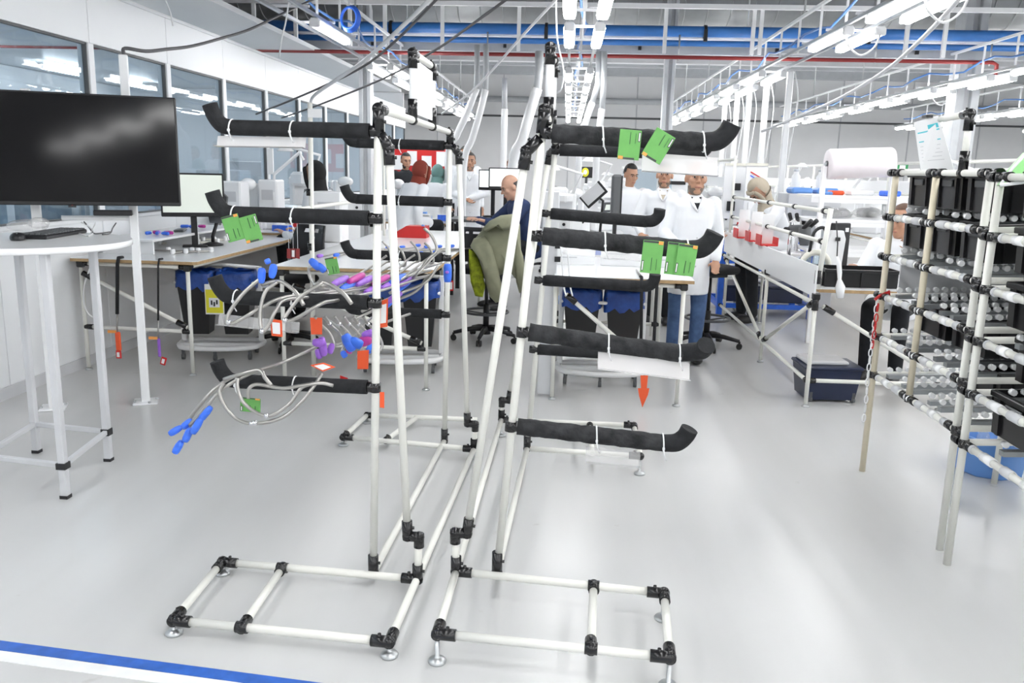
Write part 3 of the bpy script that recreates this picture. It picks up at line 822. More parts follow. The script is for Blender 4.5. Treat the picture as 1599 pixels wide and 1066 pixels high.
btube([(540, 520, 3.1), (520, 505, 3.3), (505, 495, 3.5)], 'grey tube with dark blue caps hanging above the fourth arm', caps=(((538, 522, 3.1), (552, 548, 3.1), .022, 'bluecap'), ((546, 530, 3.1), (566, 540, 3.1), .02, 'blue'), ((534, 548, 3.1), (540, 558, 3.1), .012, 'bluecap')))
btube([(566, 528, 3.2), (590, 508, 3.5), (640, 490, 4.0)], 'grey tube with magenta caps beside the front left upright', caps=(((560, 536, 3.2), (580, 528, 3.2), .022, 'magenta'), ((566, 524, 3.2), (584, 518, 3.2), .016, 'purple')))
for i in range(6):
    x = 492 + i * 15; Y = 3.0 + .08 * i
    btube([(x, 494, Y), (x + 8, 506, Y + .02), (x + 22, 520, Y + .05), (x + 30, 538, Y + .05), (x + 26, 548, Y + .04)], '%s short tube hanging in the cluster under the third left arm' % ORD[i], r=.006,
          caps=(((x + 28, 536, Y + .05), (x + 22, 552, Y + .04), .013, ('purple', 'bluecap', 'magenta')[i % 3]),) if i % 2 == 0 else (), clips=((x + 8, 506, Y + .02),))
# red tags tied to the tubes
def tagplate(pts, Y, lab, mt='orange', inner=None, string=None):
    P = [at(x, y, Y) for x, y in pts]
    n = (P[1] - P[0]).cross(P[2] - P[1]).normalized()
    t = thing('paper_tag', lab, 'tag', P[0])
    m = MB(); k = len(P); th = n * .0015
    m.add(P + [p + th for p in P], [tuple(range(k))[::-1], tuple(range(k, 2 * k))] + [(i, (i + 1) % k, k + (i + 1) % k, k + i) for i in range(k)])
    m.build('tag_sheet', mt, t)
    if string: c = (P[0] + P[1]) / 2; MB().cyl(c, V((c.x, c.y, string)), .002, n=5).build('string', 'cablew', t)
    if inner:
        c = sum(P, V()) / k
        Q = [c + (p - c) * .68 + V((0, -.003, 0)) for p in P]
        th = V((0, .001, 0))
        MB().add(Q + [p + th for p in Q], [tuple(range(k))[::-1], tuple(range(k, 2 * k))] + [(i, (i + 1) % k, k + (i + 1) % k, k + i) for i in range(k)]).build('tag_print', inner, t)
    return t
tagplate([(484, 496), (503, 496), (503, 522), (486, 522)], 3.0, 'plain orange-red tag under the third left foam arm')
tagplate([(558, 548), (576, 546), (575, 576), (558, 576)], 3.05, 'plain orange-red tag right of the blue caps')
tagplate([(593, 470), (606, 466), (605, 510), (592, 512)], 2.9, 'orange-bordered white tag beside the front left upright', inner='paper')
tagplate([(484, 570), (505, 566), (524, 573), (504, 580)], 2.8, 'flat orange-bordered white tag above the lowest left foam arm', inner='paper')
tagplate([(422, 498), (440, 500), (441, 526), (424, 524)], 2.655, 'pale tag with orange foot hanging from the third left foam arm', mt='orange', inner='paper')
tagplate([(593, 612), (600, 612), (600, 637), (593, 636)], 2.8, 'narrow red tag behind the front left upright')
tagplate([(1000, 586), (1012, 586), (1010, 606), (1001, 606)], 5.4, 'red tag hanging from the front of the centre table')
tagplate([(996, 606), (1014, 606), (1012, 616), (1003, 636), (998, 618)], 5.4, 'pointed red tag at the end of the hanging cord on centre table')
for i, (a, b) in enumerate((((520, 598), (531, 604)), ((531, 590), (543, 596)), ((526, 606), (535, 612)))):
    tagplate([(a[0], a[1] - 4), (b[0], b[1] - 6), (b[0], b[1] + 2), (a[0], a[1] + 4)], 2.9, ('small red tag left of the cluster above the lowest foam arm', 'small red tag at the top of the cluster above the lowest foam arm', 'small dark red tag at the bottom of the cluster above the lowest arm')[i], 'red')
# ================================================================ LEFT FOREGROUND
# ---- screen stand: two posts bolted to the floor and a crossbar
pA, pB = fl(228, 628), fl(84, 637)
Yp = pA.y
zA = at(217, 86, Yp).z
t = thing('screen_stand', 'white two-post steel stand carrying the big black screen', 'stand', (pA.x, Yp, 0))
sa = math.atan2(pA.y - pB.y, pA.x - pB.x)
for p, ht in ((pA, zA), (pB, 1.95)):
    MB().box((p.x, p.y, ht / 2), (.05, .05, ht), sa, bev=.004).build('post', 'white', t)
    pl = MB().box((p.x, p.y, .006), (.15, .15, .012), sa, bev=.003).build('foot_plate', 'white', t)
    for sx in (-1, 1):
        for sy in (-1, 1): MB().cyl((p.x + sx * .05, p.y + sy * .05, .012), (p.x + sx * .05, p.y + sy * .05, .022), .009, n=6).build('bolt', 'zinc', pl)
MB().box((pA + pB) / 2 + V((0, 0, 1.5)), ((pA - pB).length, .04, .06), sa).build('crossbar', 'white', t)
MB().cyl(pA + (pB - pA) * .75 + V((0, 0, at(190, 340, Yp).z)), pA + V((0, 0, at(190, 340, Yp).z)), .016, n=10).build('lower_bar', 'white', t)
# ---- television, turned towards the aisle
tv_yaw = sa
TVW, TVH = 1.24, .70
Yr = Yp - .07
tr_, br_ = at(281.5, 152, Yr), at(283, 322, Yr)
TVH = tr_.z - br_.z
c = V((br_.x, Yr, (tr_.z + br_.z) / 2)) - V((math.cos(tv_yaw), math.sin(tv_yaw), 0)) * TVW / 2
t = thing('television', 'large black flat screen, switched off, mounted on the white posts', 'television', (c.x, c.y, br_.z), rot=Euler((math.radians(-2.6), 0, tv_yaw)))
MB().box((0, .016, TVH / 2), (TVW, .035, TVH), bev=.006).build('casing', 'black', t, local=True)
MB().box((0, -.004, TVH / 2 + .006), (TVW - .022, .006, TVH - .032)).build('screen_glass', 'blackgloss', t, local=True)
MB().box((0, .042, TVH * .4), (TVW * .5, .02, TVH * .5), bev=.006).build('rear_housing', 'black', t, local=True)
MB().cyl((.02, -.006, -.004), (.02, .005, -.004), .006, n=8).build('indicator', 'red', t, local=True)
MB().box((.02, .0, -.006), (.04, .02, .012)).build('sensor_bump', 'black', t, local=True)
# black media box hanging under the screen
a, b = at(150, 327, 5.0), at(204, 337, 5.0)
solo(MB().box((a + b) / 2 + V((0, .0, 0)), (b.x - a.x, .06, a.z - b.z), tv_yaw, bev=.004), 'media_box', 'black', 'black media box tucked under the big screen', 'device')
# cable running from post top to the ceiling services
tp = V((pA.x + .005, Yp, zA))
m = MB().tube([tp, tp + V((.0, .02, .04)), at(228, 80, 5.2), at(260, 77, 5.5), at(300, 72, 6.0), at(345, 60, 6.6), at(390, 46, 7.2), at(440, 22, 7.8), at(500, -6, 8.6)], .011, n=7, smooth_n=5)
solo(m, 'power_cable', 'cable', 'dark cable sagging from the screen post up to the roof', 'cable')

# ---- standing table
zt = 1.17
ctr = V((-2.57, 3.83, 0)); rT = .47
t = thing('standing_table', 'round white standing table on grey square legs', 'table', ctr)
MB().lathe([(rT - .006, zt - .03), (rT, zt - .025), (rT, zt - .004), (rT - .004, zt)], ctr, n=56).build('table_top', 'white_gloss', t)
fa, fb, fd = fl(103, 777), fl(170, 719), fl(58, 706)
fc = fa + (fd - fb)
fts = [fa, fb, fd, fc]
tops = [V((f.x, f.y, zt - .03)) for f in fts]
mids = []
def sqbar(a, b, w2, nm, mt, par):
    a, b = V(a), V(b); d_ = (b - a); L = d_.length
    x, y, z = basis_from(d_)
    R_ = Matrix((x, y, z)).transposed()
    return MB().box((a + b) / 2, (w2, w2, L), R_, bev=.003).build(nm, mt, par)
for i, (f, tt) in enumerate(zip(fts, tops)):
    f = V((f.x, f.y, 0))
    lg_ = sqbar(f, tt, .034, 'leg', 'lgrey', t)
    MB().box((f.x, f.y, .008), (.038, .038, .016)).build('foot_cap', 'black', lg_)
    mids.append(f + (tt - f) * .14)
for i, j in ((0, 1), (1, 2), (2, 3), (3, 0)):
    sqbar(mids[i], mids[j], .024, 'stretcher', 'lgrey', t)
MB().box(mids[0], (.045, .045, .03)).build('corner_cap', 'black', t); MB().box(mids[1], (.042, .042, .035)).build('corner_cap', 'black', t)
# keyboard, mouse, bag and wires on it
k0 = fl(40, 376, zt); k1 = fl(126, 362, zt)
kd = (k1 - k0); ka = math.atan2(kd.y, kd.x); kc = fl(84, 368, zt)
t = thing('keyboard', 'black computer keyboard on the round white table', 'keyboard', kc, ka)
MB().box((0, 0, .01), (.44, .14, .02), bev=.005).build('keyboard_body', 'black', t, local=True)
kp = None
for r_ in range(5):
    for q in range(15):
        if kp is None: kp = MB().box((0, 0, 0), (.023, .021, .008), bev=.002).build('key', 'dgrey', t, local=True); kk = kp
        else: kk = kp.copy(); COL.objects.link(kk); kk.parent = t
        kk.location = (-.2 + q * .0286, -.052 + r_ * .026, .023)
t = thing('computer_mouse', 'black computer mouse on the near edge of the round table', 'mouse', fl(28, 375, zt), .5)
MB().ell((0, 0, .012), (.034, .058, .026), keep=lambda p: p.z > -.012).build('mouse_shell', 'black', t, local=True)
MB().box((0, -.03, .036), (.008, .02, .008), bev=.002).build('scroll_wheel', 'dgrey', t, local=True)
m = MB(); bc = fl(38, 362, zt)
m.ell(bc + V((0, .03, .03)), (.1, .07, .035), RZ(.4)); m.ell(bc + V((.05, .05, .045)), (.05, .06, .03))
solo(m, 'plastic_bag', 'acrylic2', 'crumpled clear plastic bag behind the keyboard', 'bag')
for i, pts in enumerate(([(122, 364), (138, 368), (146, 362), (138, 352), (128, 345)], [(132, 344), (140, 356), (146, 364), (158, 364), (172, 362)], [(150, 345), (146, 356), (142, 363)], [(182, 346), (176, 356), (172, 364), (160, 366)])):
    P = []
    for x, y in pts:
        q = fl(x, max(y, 357), zt + .004); q = q + V((0, 0, max(0, (357 - y)) * .003)); P.append(q)
    solo(MB().tube(P, .0035, n=6, smooth_n=4), 'wire', 'cable' if i % 2 else 'cablew', ('thin dark wire', 'thin wire curling right on the round table', 'thin wire dropping from the media box', 'thin wire at the right edge of the round table')[i] + (' beside the keyboard' if i == 0 else ''), 'wire')

# ================================================================ WORKBENCHES
def bench(name, lab, x0, x1, y0, y1, z, legs, rails=(), braces=(), edge='wood', cut=0, poly=None):
    """pipe-framed bench; top is one slab with a plywood edge"""
    t = thing(name, lab, 'workbench', ((x0 + x1) / 2, (y0 + y1) / 2, 0))
    if poly is None: poly = [(x0, y0), (x1 - cut, y0), (x1, y0 + cut * .5), (x1, y1), (x0, y1)] if cut else [(x0, y0), (x1, y0), (x1, y1), (x0, y1)]
    MB().prism(poly, .022, Matrix.Translation((0, 0, z - .024))).build('core_board', edge, t)
    ins = [(x * 1.0, y) for x, y in poly]
    MB().prism(ins, .005, Matrix.Translation((0, 0, z - .003))).build('laminate', 'top', t)
    for (x, y) in legs:
        lg_ = MB().cyl((x, y, .02), (x, y, z - .024), PR * 1.05, n=12).build('leg', 'pipe', t)
        MB().lathe([(.003, 0), (.026, 0), (.027, .008), (.012, .014), (.008, .03)], (x, y, 0), n=14).build('levelling_foot', 'zinc', lg_)
        MB().box((x, y, z - .05), (.05, .05, .05), bev=.008).build('corner_joint', 'joint', lg_)
    for (a, b) in rails:
        seg('rail', a, b, t); d_ = V(b) - V(a)
        sleeve(V(a) + d_.normalized() * .03, d_, t, .06); sleeve(V(b) - d_.normalized() * .03, d_, t, .06)
    for (a, b) in braces:
        seg('brace', a, b, t, r=PR * 1.05); d_ = V(b) - V(a)
        sleeve(V(a) + d_.normalized() * .05, d_, t, .08, .021); sleeve(V(b) - d_.normalized() * .05, d_, t, .08, .021)
    return t
# left bench against the partition
zb = .85
LBx0, LBx1, LBy0, LBy1 = -3.58, -2.64, 5.82, 8.15
t = thing('bench_riser', 'low white riser shelf along the back of the left bench', 'shelf', (-3.34, 7.0, zb))
MB().box((-3.34, 7.0, zb + .108), (.44, 1.7, .02), bev=.003).build('shelf_board', 'top', t)
for yy in (6.2, 7.0, 7.8): MB().box((-3.34, yy, zb + .05), (.4, .02, .098)).build('support', 'white', t)
t = benchL = bench('workbench', 'white workbench with plywood edge against the window partition', LBx0, LBx1, LBy0, LBy1, zb,
    [(-3.55, 5.9), (-2.72, 5.85), (-2.72, 8.05), (-3.55, 8.05)],
    rails=[((-3.55, 5.9, .33), (-2.72, 5.85, .33)), ((-2.72, 5.85, zb - .045), (-2.72, 8.05, zb - .045)), ((-3.55, 5.9, zb - .045), (-2.72, 5.85, zb - .045))],
    braces=[((-3.53, 5.87, .74), (-2.74, 5.85, .36))], cut=.03)
MB().box((-3.1, 8.05, .6), (.9, .02, .4)).build('back_panel', 'lgrey', t)
# bin trolley : white dolly ring on castors, two black bins with blue liners
def caster(m, x, y, z=0, r=.025):
    m.cyl((x - .012, y, z + r), (x + .012, y, z + r), r, n=12); m.box((x, y, z + r + .03), (.02, .03, .05))
def bin_trolley(lab, c, rz, yl):
    t = thing('bin_trolley', lab, 'trolley', c, rz)
    m = MB()
    m.tube([(-.32, -.02, .1), (-.25, -.14, .1), (0, -.19, .1), (.25, -.14, .1), (.32, -.02, .1), (.3, .16, .1), (0, .2, .1), (-.3, .16, .1), (-.32, -.02, .1)], .022, n=8, smooth_n=5)
    m.build('dolly_ring', 'white', t, local=True)
    MB().box((0, 0, .1), (.6, .06, .03), bev=.004).build('dolly_bar', 'white', t, local=True)
    for x, y in ((-.26, -.12), (.26, -.12), (-.26, .14), (.26, .14), (0, -.17)):
        m = MB(); caster(m, x, y); m.build('castor', 'dgrey', t, local=True)
    for x in (-.31, .31):
        MB().box((x, .1, .42), (.04, .04, .62), bev=.005).build('post', 'white', t, local=True)
    MB().tube([(-.31, .1, .72), (0, .12, .74), (.31, .1, .72)], .014, n=8).build('frame_bar', 'white', t, local=True)
    MB().tube([(-.31, -.1, .62), (0, -.12, .62), (.31, -.1, .62)], .012, n=8).build('frame_bar', 'white', t, local=True)
    out = []
    for x in (-.155, .155):
        b_ = MB()
        P = [(-.11, -.1), (.11, -.1), (.11, .1), (-.11, .1)]
        vs = [V((x + px * s, py * s, z)) for z, s in ((.2, .82), (.66, 1.22)) for px, py in P]
        b_.add(vs, [(3, 2, 1, 0), (0, 1, 5, 4), (1, 2, 6, 5), (2, 3, 7, 6), (3, 0, 4, 7), (4, 5, 6, 7)])
        bb = b_.build('bin', 'bin', t, local=True)
        lm = MB(); rnd = random.Random(int(x * 1000) + 5)
        pr = [(.14, .7), (.148, .69)]
        pts = []
        n = 28; prof = [(1.06, .70), (1.14, .712), (1.2, .69), (1.22, .63), (1.2, .575)]
        for s, z in prof:
            for k in range(n):
                a = 2 * PI * k / n
                ca, sa = math.cos(a), math.sin(a); q = max(abs(ca), abs(sa)) ** .8
                rr = s * .125 / q
                zz = z + (rnd.uniform(-.03, .02) if z < .66 else rnd.uniform(-.008, .008))
                rr *= rnd.uniform(.97, 1.03)
                pts.append((x + rr * ca, rr * sa * .93, zz))
        lm.add(pts, [(i * n + k, i * n + (k + 1) % n, (i + 1) * n + (k + 1) % n, (i + 1) * n + k) for i in range(len(prof) - 1) for k in range(n)], True)
        lm.build('bin_liner', 'bagblue', bb, local=True)
        out.append(bb)
    if yl:
        s_ = MB().box((.02, -.19, .5), (.145, .006, .24), bev=.003).build('notice_card', 'white_gloss', t, local=True)
        MB().box((.02, -.195, .485), (.128, .004, .185)).build('yellow_print', 'yellow', s_, local=True)
        MB().box((.02, -.198, .475), (.08, .003, .075)).build('picture_print', 'paper', s_, local=True)
        for q, (dx, dz) in enumerate(((-.02, 0), (.0, -.012), (.02, .004))): MB().box((.02 + dx, -.2, .475 + dz), (.012, .003, .035)).build('figure_print', 'black', s_, local=True)
    return t
bin_trolley('black bins with blue liners and a yellow notice under the left bench', (-2.78, 6.5, 0), .15, True)
# things on the left bench
def monitor(lab, c, rz, w_=.5, h_=.3, mt='screen', zc=.32, tilt=0.0, screen_front=True):
    t = thing('monitor', lab, 'monitor', c, rz)
    R_ = RX(tilt)
    MB().box((0, 0, zc), (w_, .03, h_), R_, bev=.006).build('casing', 'black', t, local=True)
    MB().box(R_ @ V((0, -.0165, .012)) + V((0, 0, zc)), (w_ - .03, .004, h_ - .05), R_).build('screen', mt, t, local=True)
    MB().box((0, .05, zc * .5), (.05, .03, zc), bev=.005).build('neck', 'black', t, local=True)
    MB().box((0, .03, .008), (.2, .16, .016), bev=.006).build('foot', 'black', t, local=True)
    return t
mc = at(296, 305, 6.75)
monitor('tilted office monitor with a pale blank screen beside the big screen', (mc.x - .02, 6.85, zb), .42, .5, .36, 'screen', mc.z - zb, .06)
def bx(name, lab, cat, c, size, mt, rz=0, bev=.006):
    return solo(MB().box((c[0], c[1], c[2] + size[2] / 2), size, rz, bev=bev), name, mt, lab, cat)
# cardboard/paper pad and black tablet on the bench
bx('tool_tray', 'flat black tool tray lying on the left bench', 'tray', (-3.3, 7.0, zb + .119), (.08, .22, .018), 'dgrey', .3)
# blue and purple caps in small heaps
def heap(lab, px, py, n, zz, spread, seed, mats=('bluecap', 'purple', 'magenta')):
    rnd = random.Random(seed); c = fl(px, py, zz)
    t = thing('cap_heap', lab, 'caps', c)
    for i in range(n):
        a = rnd.uniform(0, PI); p = c + V((rnd.uniform(-spread, spread), rnd.uniform(-spread, spread) * .7, .016))
        d_ = V((math.cos(a), math.sin(a), 0)) * .035
        MB().tube([p - d_, p - d_ * .8, p + d_ * .6, p + d_], .014, n=8, rs=[.006, .014, .014, .006]).build('cap', mats[i % len(mats)], t)
    return t
heap('heap of blue and purple caps on the left bench beside the screen post', 247, 366, 7, zb + .12, .1, 2)
heap('heap of bright blue caps at the rear of the left bench', 303, 356, 6, zb + .12, .09, 4, ('bluecap', 'bluecap', 'magenta'))
# laid-out pipe samples along the bench front
for i, (a, b) in enumerate((((190, 388), (300, 380)), ((250, 377), (340, 366)), ((270, 392), (330, 380)), ((300, 372), (352, 362)))):
    p, q = fl(a[0], a[1] + 3, zb + .012), fl(b[0], b[1] + 12, zb + .012)
    t = thing('hose_sample', ('long clear hose sample at the front of the left bench', 'clear hose sample in the middle of the left bench', 'short clear hose sample near the bench corner', 'hose sample at the back of the left bench')[i], 'hose', p)
    MB().tube([p, p + (q - p) * .3 + V((0, .02, .004)), p + (q - p) * .7 - V((0, .02, -.004)), q], .008, n=8, smooth_n=5).build('hose', 'haze' if i % 2 else 'tube', t)
    for f in (0, .33, .66, 1): 
        c = p + (q - p) * f; MB().box(c + V((0, 0, .01)), (.03, .04, .042), bev=.008).build('clip_block', 'white_gloss', t)
# black cords with tags hanging over the front edge
for i, (px, yt, yb_, mt2, lab) in enumerate(((182, 393, 490, 'orange', 'thick black cord with an orange-red tag hanging off the left bench'), (246, 398, 500, 'purple', 'thin black cord with a purple and red tag hanging off the left bench'))):
    a = at(px, yt, 5.79); b = at(px + 1, yb_, 5.79); c = at(px + 1, yb_ + 30, 5.79)
    t = thing('hanging_cord', lab, 'cord', V((a.x, 5.79, b.z)))
    MB().tube([V((a.x - .02, 5.9, zb + .006)), V((a.x - .005, 5.82, zb + .012)), V((a.x, 5.79, zb - .03)), b], .013 if i == 0 else .007, n=8).build('sleeve', 'blackmat', t)
    MB().tube([b, c], .006, n=6).build('core_tube', 'tube', t)
    MB().box(c + V((.004, 0, -.06)), (.04 if i == 0 else .022, .016, .14), bev=.006).build('tag_grip', mt2, t)
    MB().box(c + V((-.035, 0, .01)), (.07, .008, .02), .0).build('tag_flag', 'amber', t)
    e = c + V((.0 if i == 0 else .03, 0, -.16))
    MB().box(e, (.04, .01, .06), RY(.3 * i), bev=.003).build('tag_end', 'red', t)
    MB().box(e + V((0, -.007, 0)), (.02, .003, .035), RY(.3 * i)).build('tag_print', 'paper', t)
# white cable looping from the bench corner
m = MB().tube([at(140, 420, 5.86), at(132, 445, 5.86), at(131, 470, 5.86), at(137, 488, 5.86), at(146, 496, 5.86)], .006, n=6, smooth_n=4)
solo(m, 'bench_cable', 'cablew', 'white cable looping below the left corner of the left bench', 'cable')
# round shaped cushion back / black stool behind the bench
# ================================================================ RIGHT: FLOW RACK
LV = (1.585, 1.362, 1.16, .957, .745, .538)
def wrapped_rail(a, b, par, n=7):
    a, b = V(a), V(b)
    rl = seg('rail', a, b, par, r=.0145)
    rnd = random.Random(int(a.y * 100 + a.z * 1000))
    for i in range(n):
        c = a + (b - a) * ((i + .6) / n); L = (b - a).length / n * rnd.uniform(.4, .6); d_ = (b - a).normalized()
        MB().cyl(c - d_ * L / 2, c + d_ * L / 2, .0185, n=12).build('rail_sleeve', 'white_gloss' if i % 2 else 'lgrey', rl)
rX = 1.655; X2 = 2.95
def flow_rack(lab, ya, yb, posts, levels, trackys, xoff=0):
    t = thing('flow_rack', lab, 'rack', (rX, (ya + yb) / 2, 0))
    for (x, y, z0, z1, mt) in posts:
        seg('post', (x, y, z0), (x, y, z1), t, mt, .0155)
    for k, z in enumerate(levels):
        if k == 0:
            seg('rail', (rX + xoff, ya, z), (rX + xoff, yb, z), t)
        else: wrapped_rail((rX + xoff, ya, z), (rX + xoff, yb, z), t)
        for (x, y, z0, z1, mt) in posts:
            if z0 <= z + .05 and abs(x - rX - xoff) < .05:
                sleeve((x, y, z), (0, 0, 1), t, .035); sleeve((x, y - .05, z), (0, 1, 0), t, .05); sleeve((x, y + .05, z), (0, 1, 0), t, .05)
        if k > 0:
            for y in (ya, yb): seg('side_rail', (rX + xoff, y + .02, z - .002), (X2, y + .02, z + .05), t)
            seg('rear_rail', (X2, ya, z + .06), (X2, yb, z + .06), t)
            for y in trackys:
                tr = MB().box(((rX + X2) / 2 + .02, y, z + .035), (X2 - rX - .06, .035, .02), RY(-.045)).build('roller_track', 'trackgrey', t)
                wm = None
                x = rX + .06
                m = MB()
                while x < X2 - .05:
                    m.cyl((x, y - .011, z + .04 + (x - rX) * .045), (x, y + .011, z + .04 + (x - rX) * .045), .013, n=8); x += .045
                m.build('rollers', 'white_gloss', tr)['kind'] = 'stuff'
    return t
rack1 = flow_rack('white pipe flow rack with beige posts holding black crates on roller tracks', 3.44, 4.4,
    [(rX, 4.4, 0, 1.585, 'pipe_beige'), (rX, 3.93, .53, 1.585, 'pipe_beige'), (rX, 3.44, 0, 1.585, 'pipe'), (X2, 4.4, 0, 1.65, 'pipe'), (X2, 3.44, 0, 1.65, 'pipe'), (2.3, 4.3, 0, .6, 'pipe')], LV, (3.52, 3.72, 3.83, 4.03, 4.14, 4.34))
rack2 = flow_rack('white pipe flow rack nearest the camera at the right edge', 2.3, 3.3,
    [(rX - .03, 3.3, 0, 1.56, 'pipe'), (rX - .03, 2.3, 0, 1.56, 'pipe'), (X2, 3.3, 0, 1.65, 'pipe'), (X2, 2.3, 0, 1.65, 'pipe')], tuple(z - .015 for z in LV), (2.5, 2.7, 2.95, 3.17), -.03)
# grey board closing the far end of the rack
solo(MB().box((2.2, 4.45, 1.25), (.9, .012, .62)), 'end_board', 'lgrey', 'pale grey board closing the far end of the flow rack', 'board')
# crates
def make_crate(lab, loc, size=(.38, .28, .16), rz=0, group='black crates in the flow racks'):
    t = thing('crate', lab, 'crate', loc, rz, group)
    L, W, H_ = size; th = .006
    b_ = MB()
    b_.box((0, 0, th / 2), (L * .94, W * .94, th))
    b_.box((0, -W / 2 + .012, H_ / 2), (L - .02, th, H_)).box((0, W / 2 - .012, H_ / 2), (L - .02, th, H_))
    b_.box((-L / 2 + .012, 0, H_ / 2), (th, W - .02, H_)).box((L / 2 - .012, 0, H_ / 2), (th, W - .02, H_))
    body = b_.build('crate_shell', 'bin', t, local=True)
    r_ = MB()
    for sy in (-1, 1): r_.box((0, sy * (W / 2 - .006), H_ - .012), (L, .016, .022), bev=.003)
    for sx in (-1, 1): r_.box((sx * (L / 2 - .006), 0, H_ - .012), (.016, W, .022), bev=.003)
    r_.build('crate_rim', 'bin', t, local=True)
    for sy in (-1, 1):
        for q in (-.32, 0, .32): MB().box((L * q, sy * (W / 2 - .005), H_ * .45), (.016, .012, H_ * .85)).build('rib', 'bin', t, local=True)
    for sx in (-1, 1):
        for q in (-.3, .3): MB().box((sx * (L / 2 - .005), W * q, H_ * .45), (.012, .016, H_ * .85)).build('rib', 'bin', t, local=True)
        MB().box((sx * (L / 2 - .002), 0, H_ * .72), (.008, W * .34, .03), bev=.003).build('hand_grip', 'dgrey', t, local=True)
    return t
cr0 = make_crate('black crate', (0, 0, -5))
first = [True]
def crate(x, y, lv, lab, rz=0, sc=None, dz=0):
    z = LV[lv] + .062 + (x - rX) * .045 + dz
    if first[0]:
        first[0] = False; cr0.location = (x, y, z); cr0.rotation_euler = (0, -.045, rz); cr0['label'] = lab
        if sc: cr0.scale = sc
        return cr0
    o = dup(cr0, (x, y, z), rz, lab, scale=sc); o.rotation_euler = (0, -.045, rz)
    return o
nmz = ('top', 'second', 'third', 'fourth', 'fifth', 'lowest')
for lv in (1, 2):
    for y, wy in ((4.24, 'far left'), (3.93, 'middle'), (3.62, 'near')):
        crate(1.9, y, lv, '%s-level black crate of the far flow rack, %s one in front' % (nmz[lv], wy), PI / 2 * 0)
        crate(2.32, y, lv, '%s-level black crate of the far flow rack, %s one behind' % (nmz[lv], wy))
for y, wy in ((4.12, 'far'), (3.74, 'near')): crate(2.0, y, 4, 'big black crate on the fifth level of the far flow rack, %s one' % wy, sc=(1.1, 1.2, 1.0))
crate(2.02, 3.62, 5, 'black crate alone on the lowest level of the far flow rack')
for lv in (1, 2, 3, 4, 5):
    crate(1.87 + (.06 if lv == 4 else 0), 3.06, lv, 'black crate on level %s of the flow rack at the right edge' % nmz[lv], sc=(1.05, 1.2, 1.05))
# stacked crate on top
o = crate(2.0, 3.75, 0, 'black crate row standing on top of the far flow rack', sc=(1.3, 1.5, .8), dz=.05); o.rotation_euler = (0, 0, 0); o.location.z = LV[0] - .16
# document holder on the rack's top rail
zt_ = LV[0]
yh = lambda px, py: atx(px, py, rX).y
t = thing('document_holder', 'elbow pipe holder with a printed white sheet on top of the flow rack', 'document holder', (rX, 3.7, zt_))
pb = V((rX, atx(1503, 268, rX).y, zt_)); ptop = V((rX + .0, pb.y, atx(1508, 178, rX).z)); pend = V((rX + .02, atx(1462, 187, rX).y, ptop.z - .005))
seg('holder_post', pb, ptop, t); seg('holder_arm', ptop, pend, t); joint(ptop, ((0, 0, -1), pend - ptop), t, L=.07); sleeve(pb + V((0, 0, .05)), (0, 0, 1), t, .08)
sleeve(pb, (0, 1, 0), t, .03)
Yd = pend.y
q = [at(1427, 191, Yd + .08), at(1465, 180, Yd), at(1490, 266, Yd), at(1438, 268, Yd + .08)]
th = V((.003, .004, 0))
sh = MB().add(q + [p + th for p in q], [(3, 2, 1, 0), (4, 5, 6, 7), (0, 1, 5, 4), (1, 2, 6, 5), (2, 3, 7, 6), (3, 0, 4, 7)]).build('printed_sheet', 'paper', t)
def onsheet(u0, v0, u1, v1, nm, mt):
    f = lambda u, v: (q[0] * (1 - u) + q[1] * u) * (1 - v) + (q[3] * (1 - u) + q[2] * u) * v + V((-.001, -.003, 0))
    P = [f(u0, v0), f(u1, v0), f(u1, v1), f(u0, v1)]; e = V((.0005, .001, 0))
    MB().add(P + [p + e for p in P], [(3, 2, 1, 0), (4, 5, 6, 7), (0, 1, 5, 4), (1, 2, 6, 5), (2, 3, 7, 6), (3, 0, 4, 7)]).build(nm, mt, sh)
onsheet(.5, .12, .9, .2, 'logo_print', 'cyan'); onsheet(.08, .22, .9, .245, 'line_print', 'cyan'); onsheet(.08, .4, .85, .42, 'line_print', 'cyan')
for k in range(5): onsheet(.1, .5 + .07 * k, .8 - .05 * (k % 2), .51 + .07 * k, 'line_print', 'lgrey')
MB().box(at(1448, 182, Yd + .04), (.03, .05, .012)).build('paper_clip', 'black', t)
MB().prism([(0, 0), (.05, 0), (.015, .09), (0, .09)], .012, Matrix.Translation(V((rX, atx(1437, 262, rX).y, zt_ + .012))) @ Matrix.Rotation(PI / 2, 4, 'X')).build('sheet_rest', 'black', t)
# red and white plastic chain with hook on the far beige post
def chain(lab, pts, mt, Y):
    t = thing('plastic_chain', lab, 'chain', at(*pts[-1], Y))
    P = [at(x, y, Y) for x, y in pts]
    L = 0; i = 0
    tot = [(P[k], P[k + 1]) for k in range(len(P) - 1)]
    for a, b in tot:
        n = max(1, int((b - a).length / .036))
        for k in range(n):
            c = a + (b - a) * ((k + .5) / n); d_ = (b - a).normalized(); s_ = V((1, 0, 0)) if i % 2 else V((0, 1, 0))
            s_ = (s_ - s_.dot(d_) * d_).normalized()
            lp = [c + d_ * (.022 * math.sin(u)) + s_ * (.009 * math.cos(u)) for u in [2 * PI * w_ / 10 for w_ in range(11)]]
            MB().tube(lp, .0035, n=5, caps=False).build('link', mt, t); i += 1
    return t
chain('red plastic chain hanging down the beige post of the flow rack', [(1372, 470), (1369, 490), (1366, 515), (1362, 545)], 'red', 4.37)
chain('white plastic chain hanging below the red chain on the beige post', [(1370, 465), (1366, 500), (1360, 545), (1355, 590), (1352, 630), (1348, 660)], 'white_gloss', 4.385)
a, b = at(1366, 468, 4.38), at(1389, 455, 4.38)
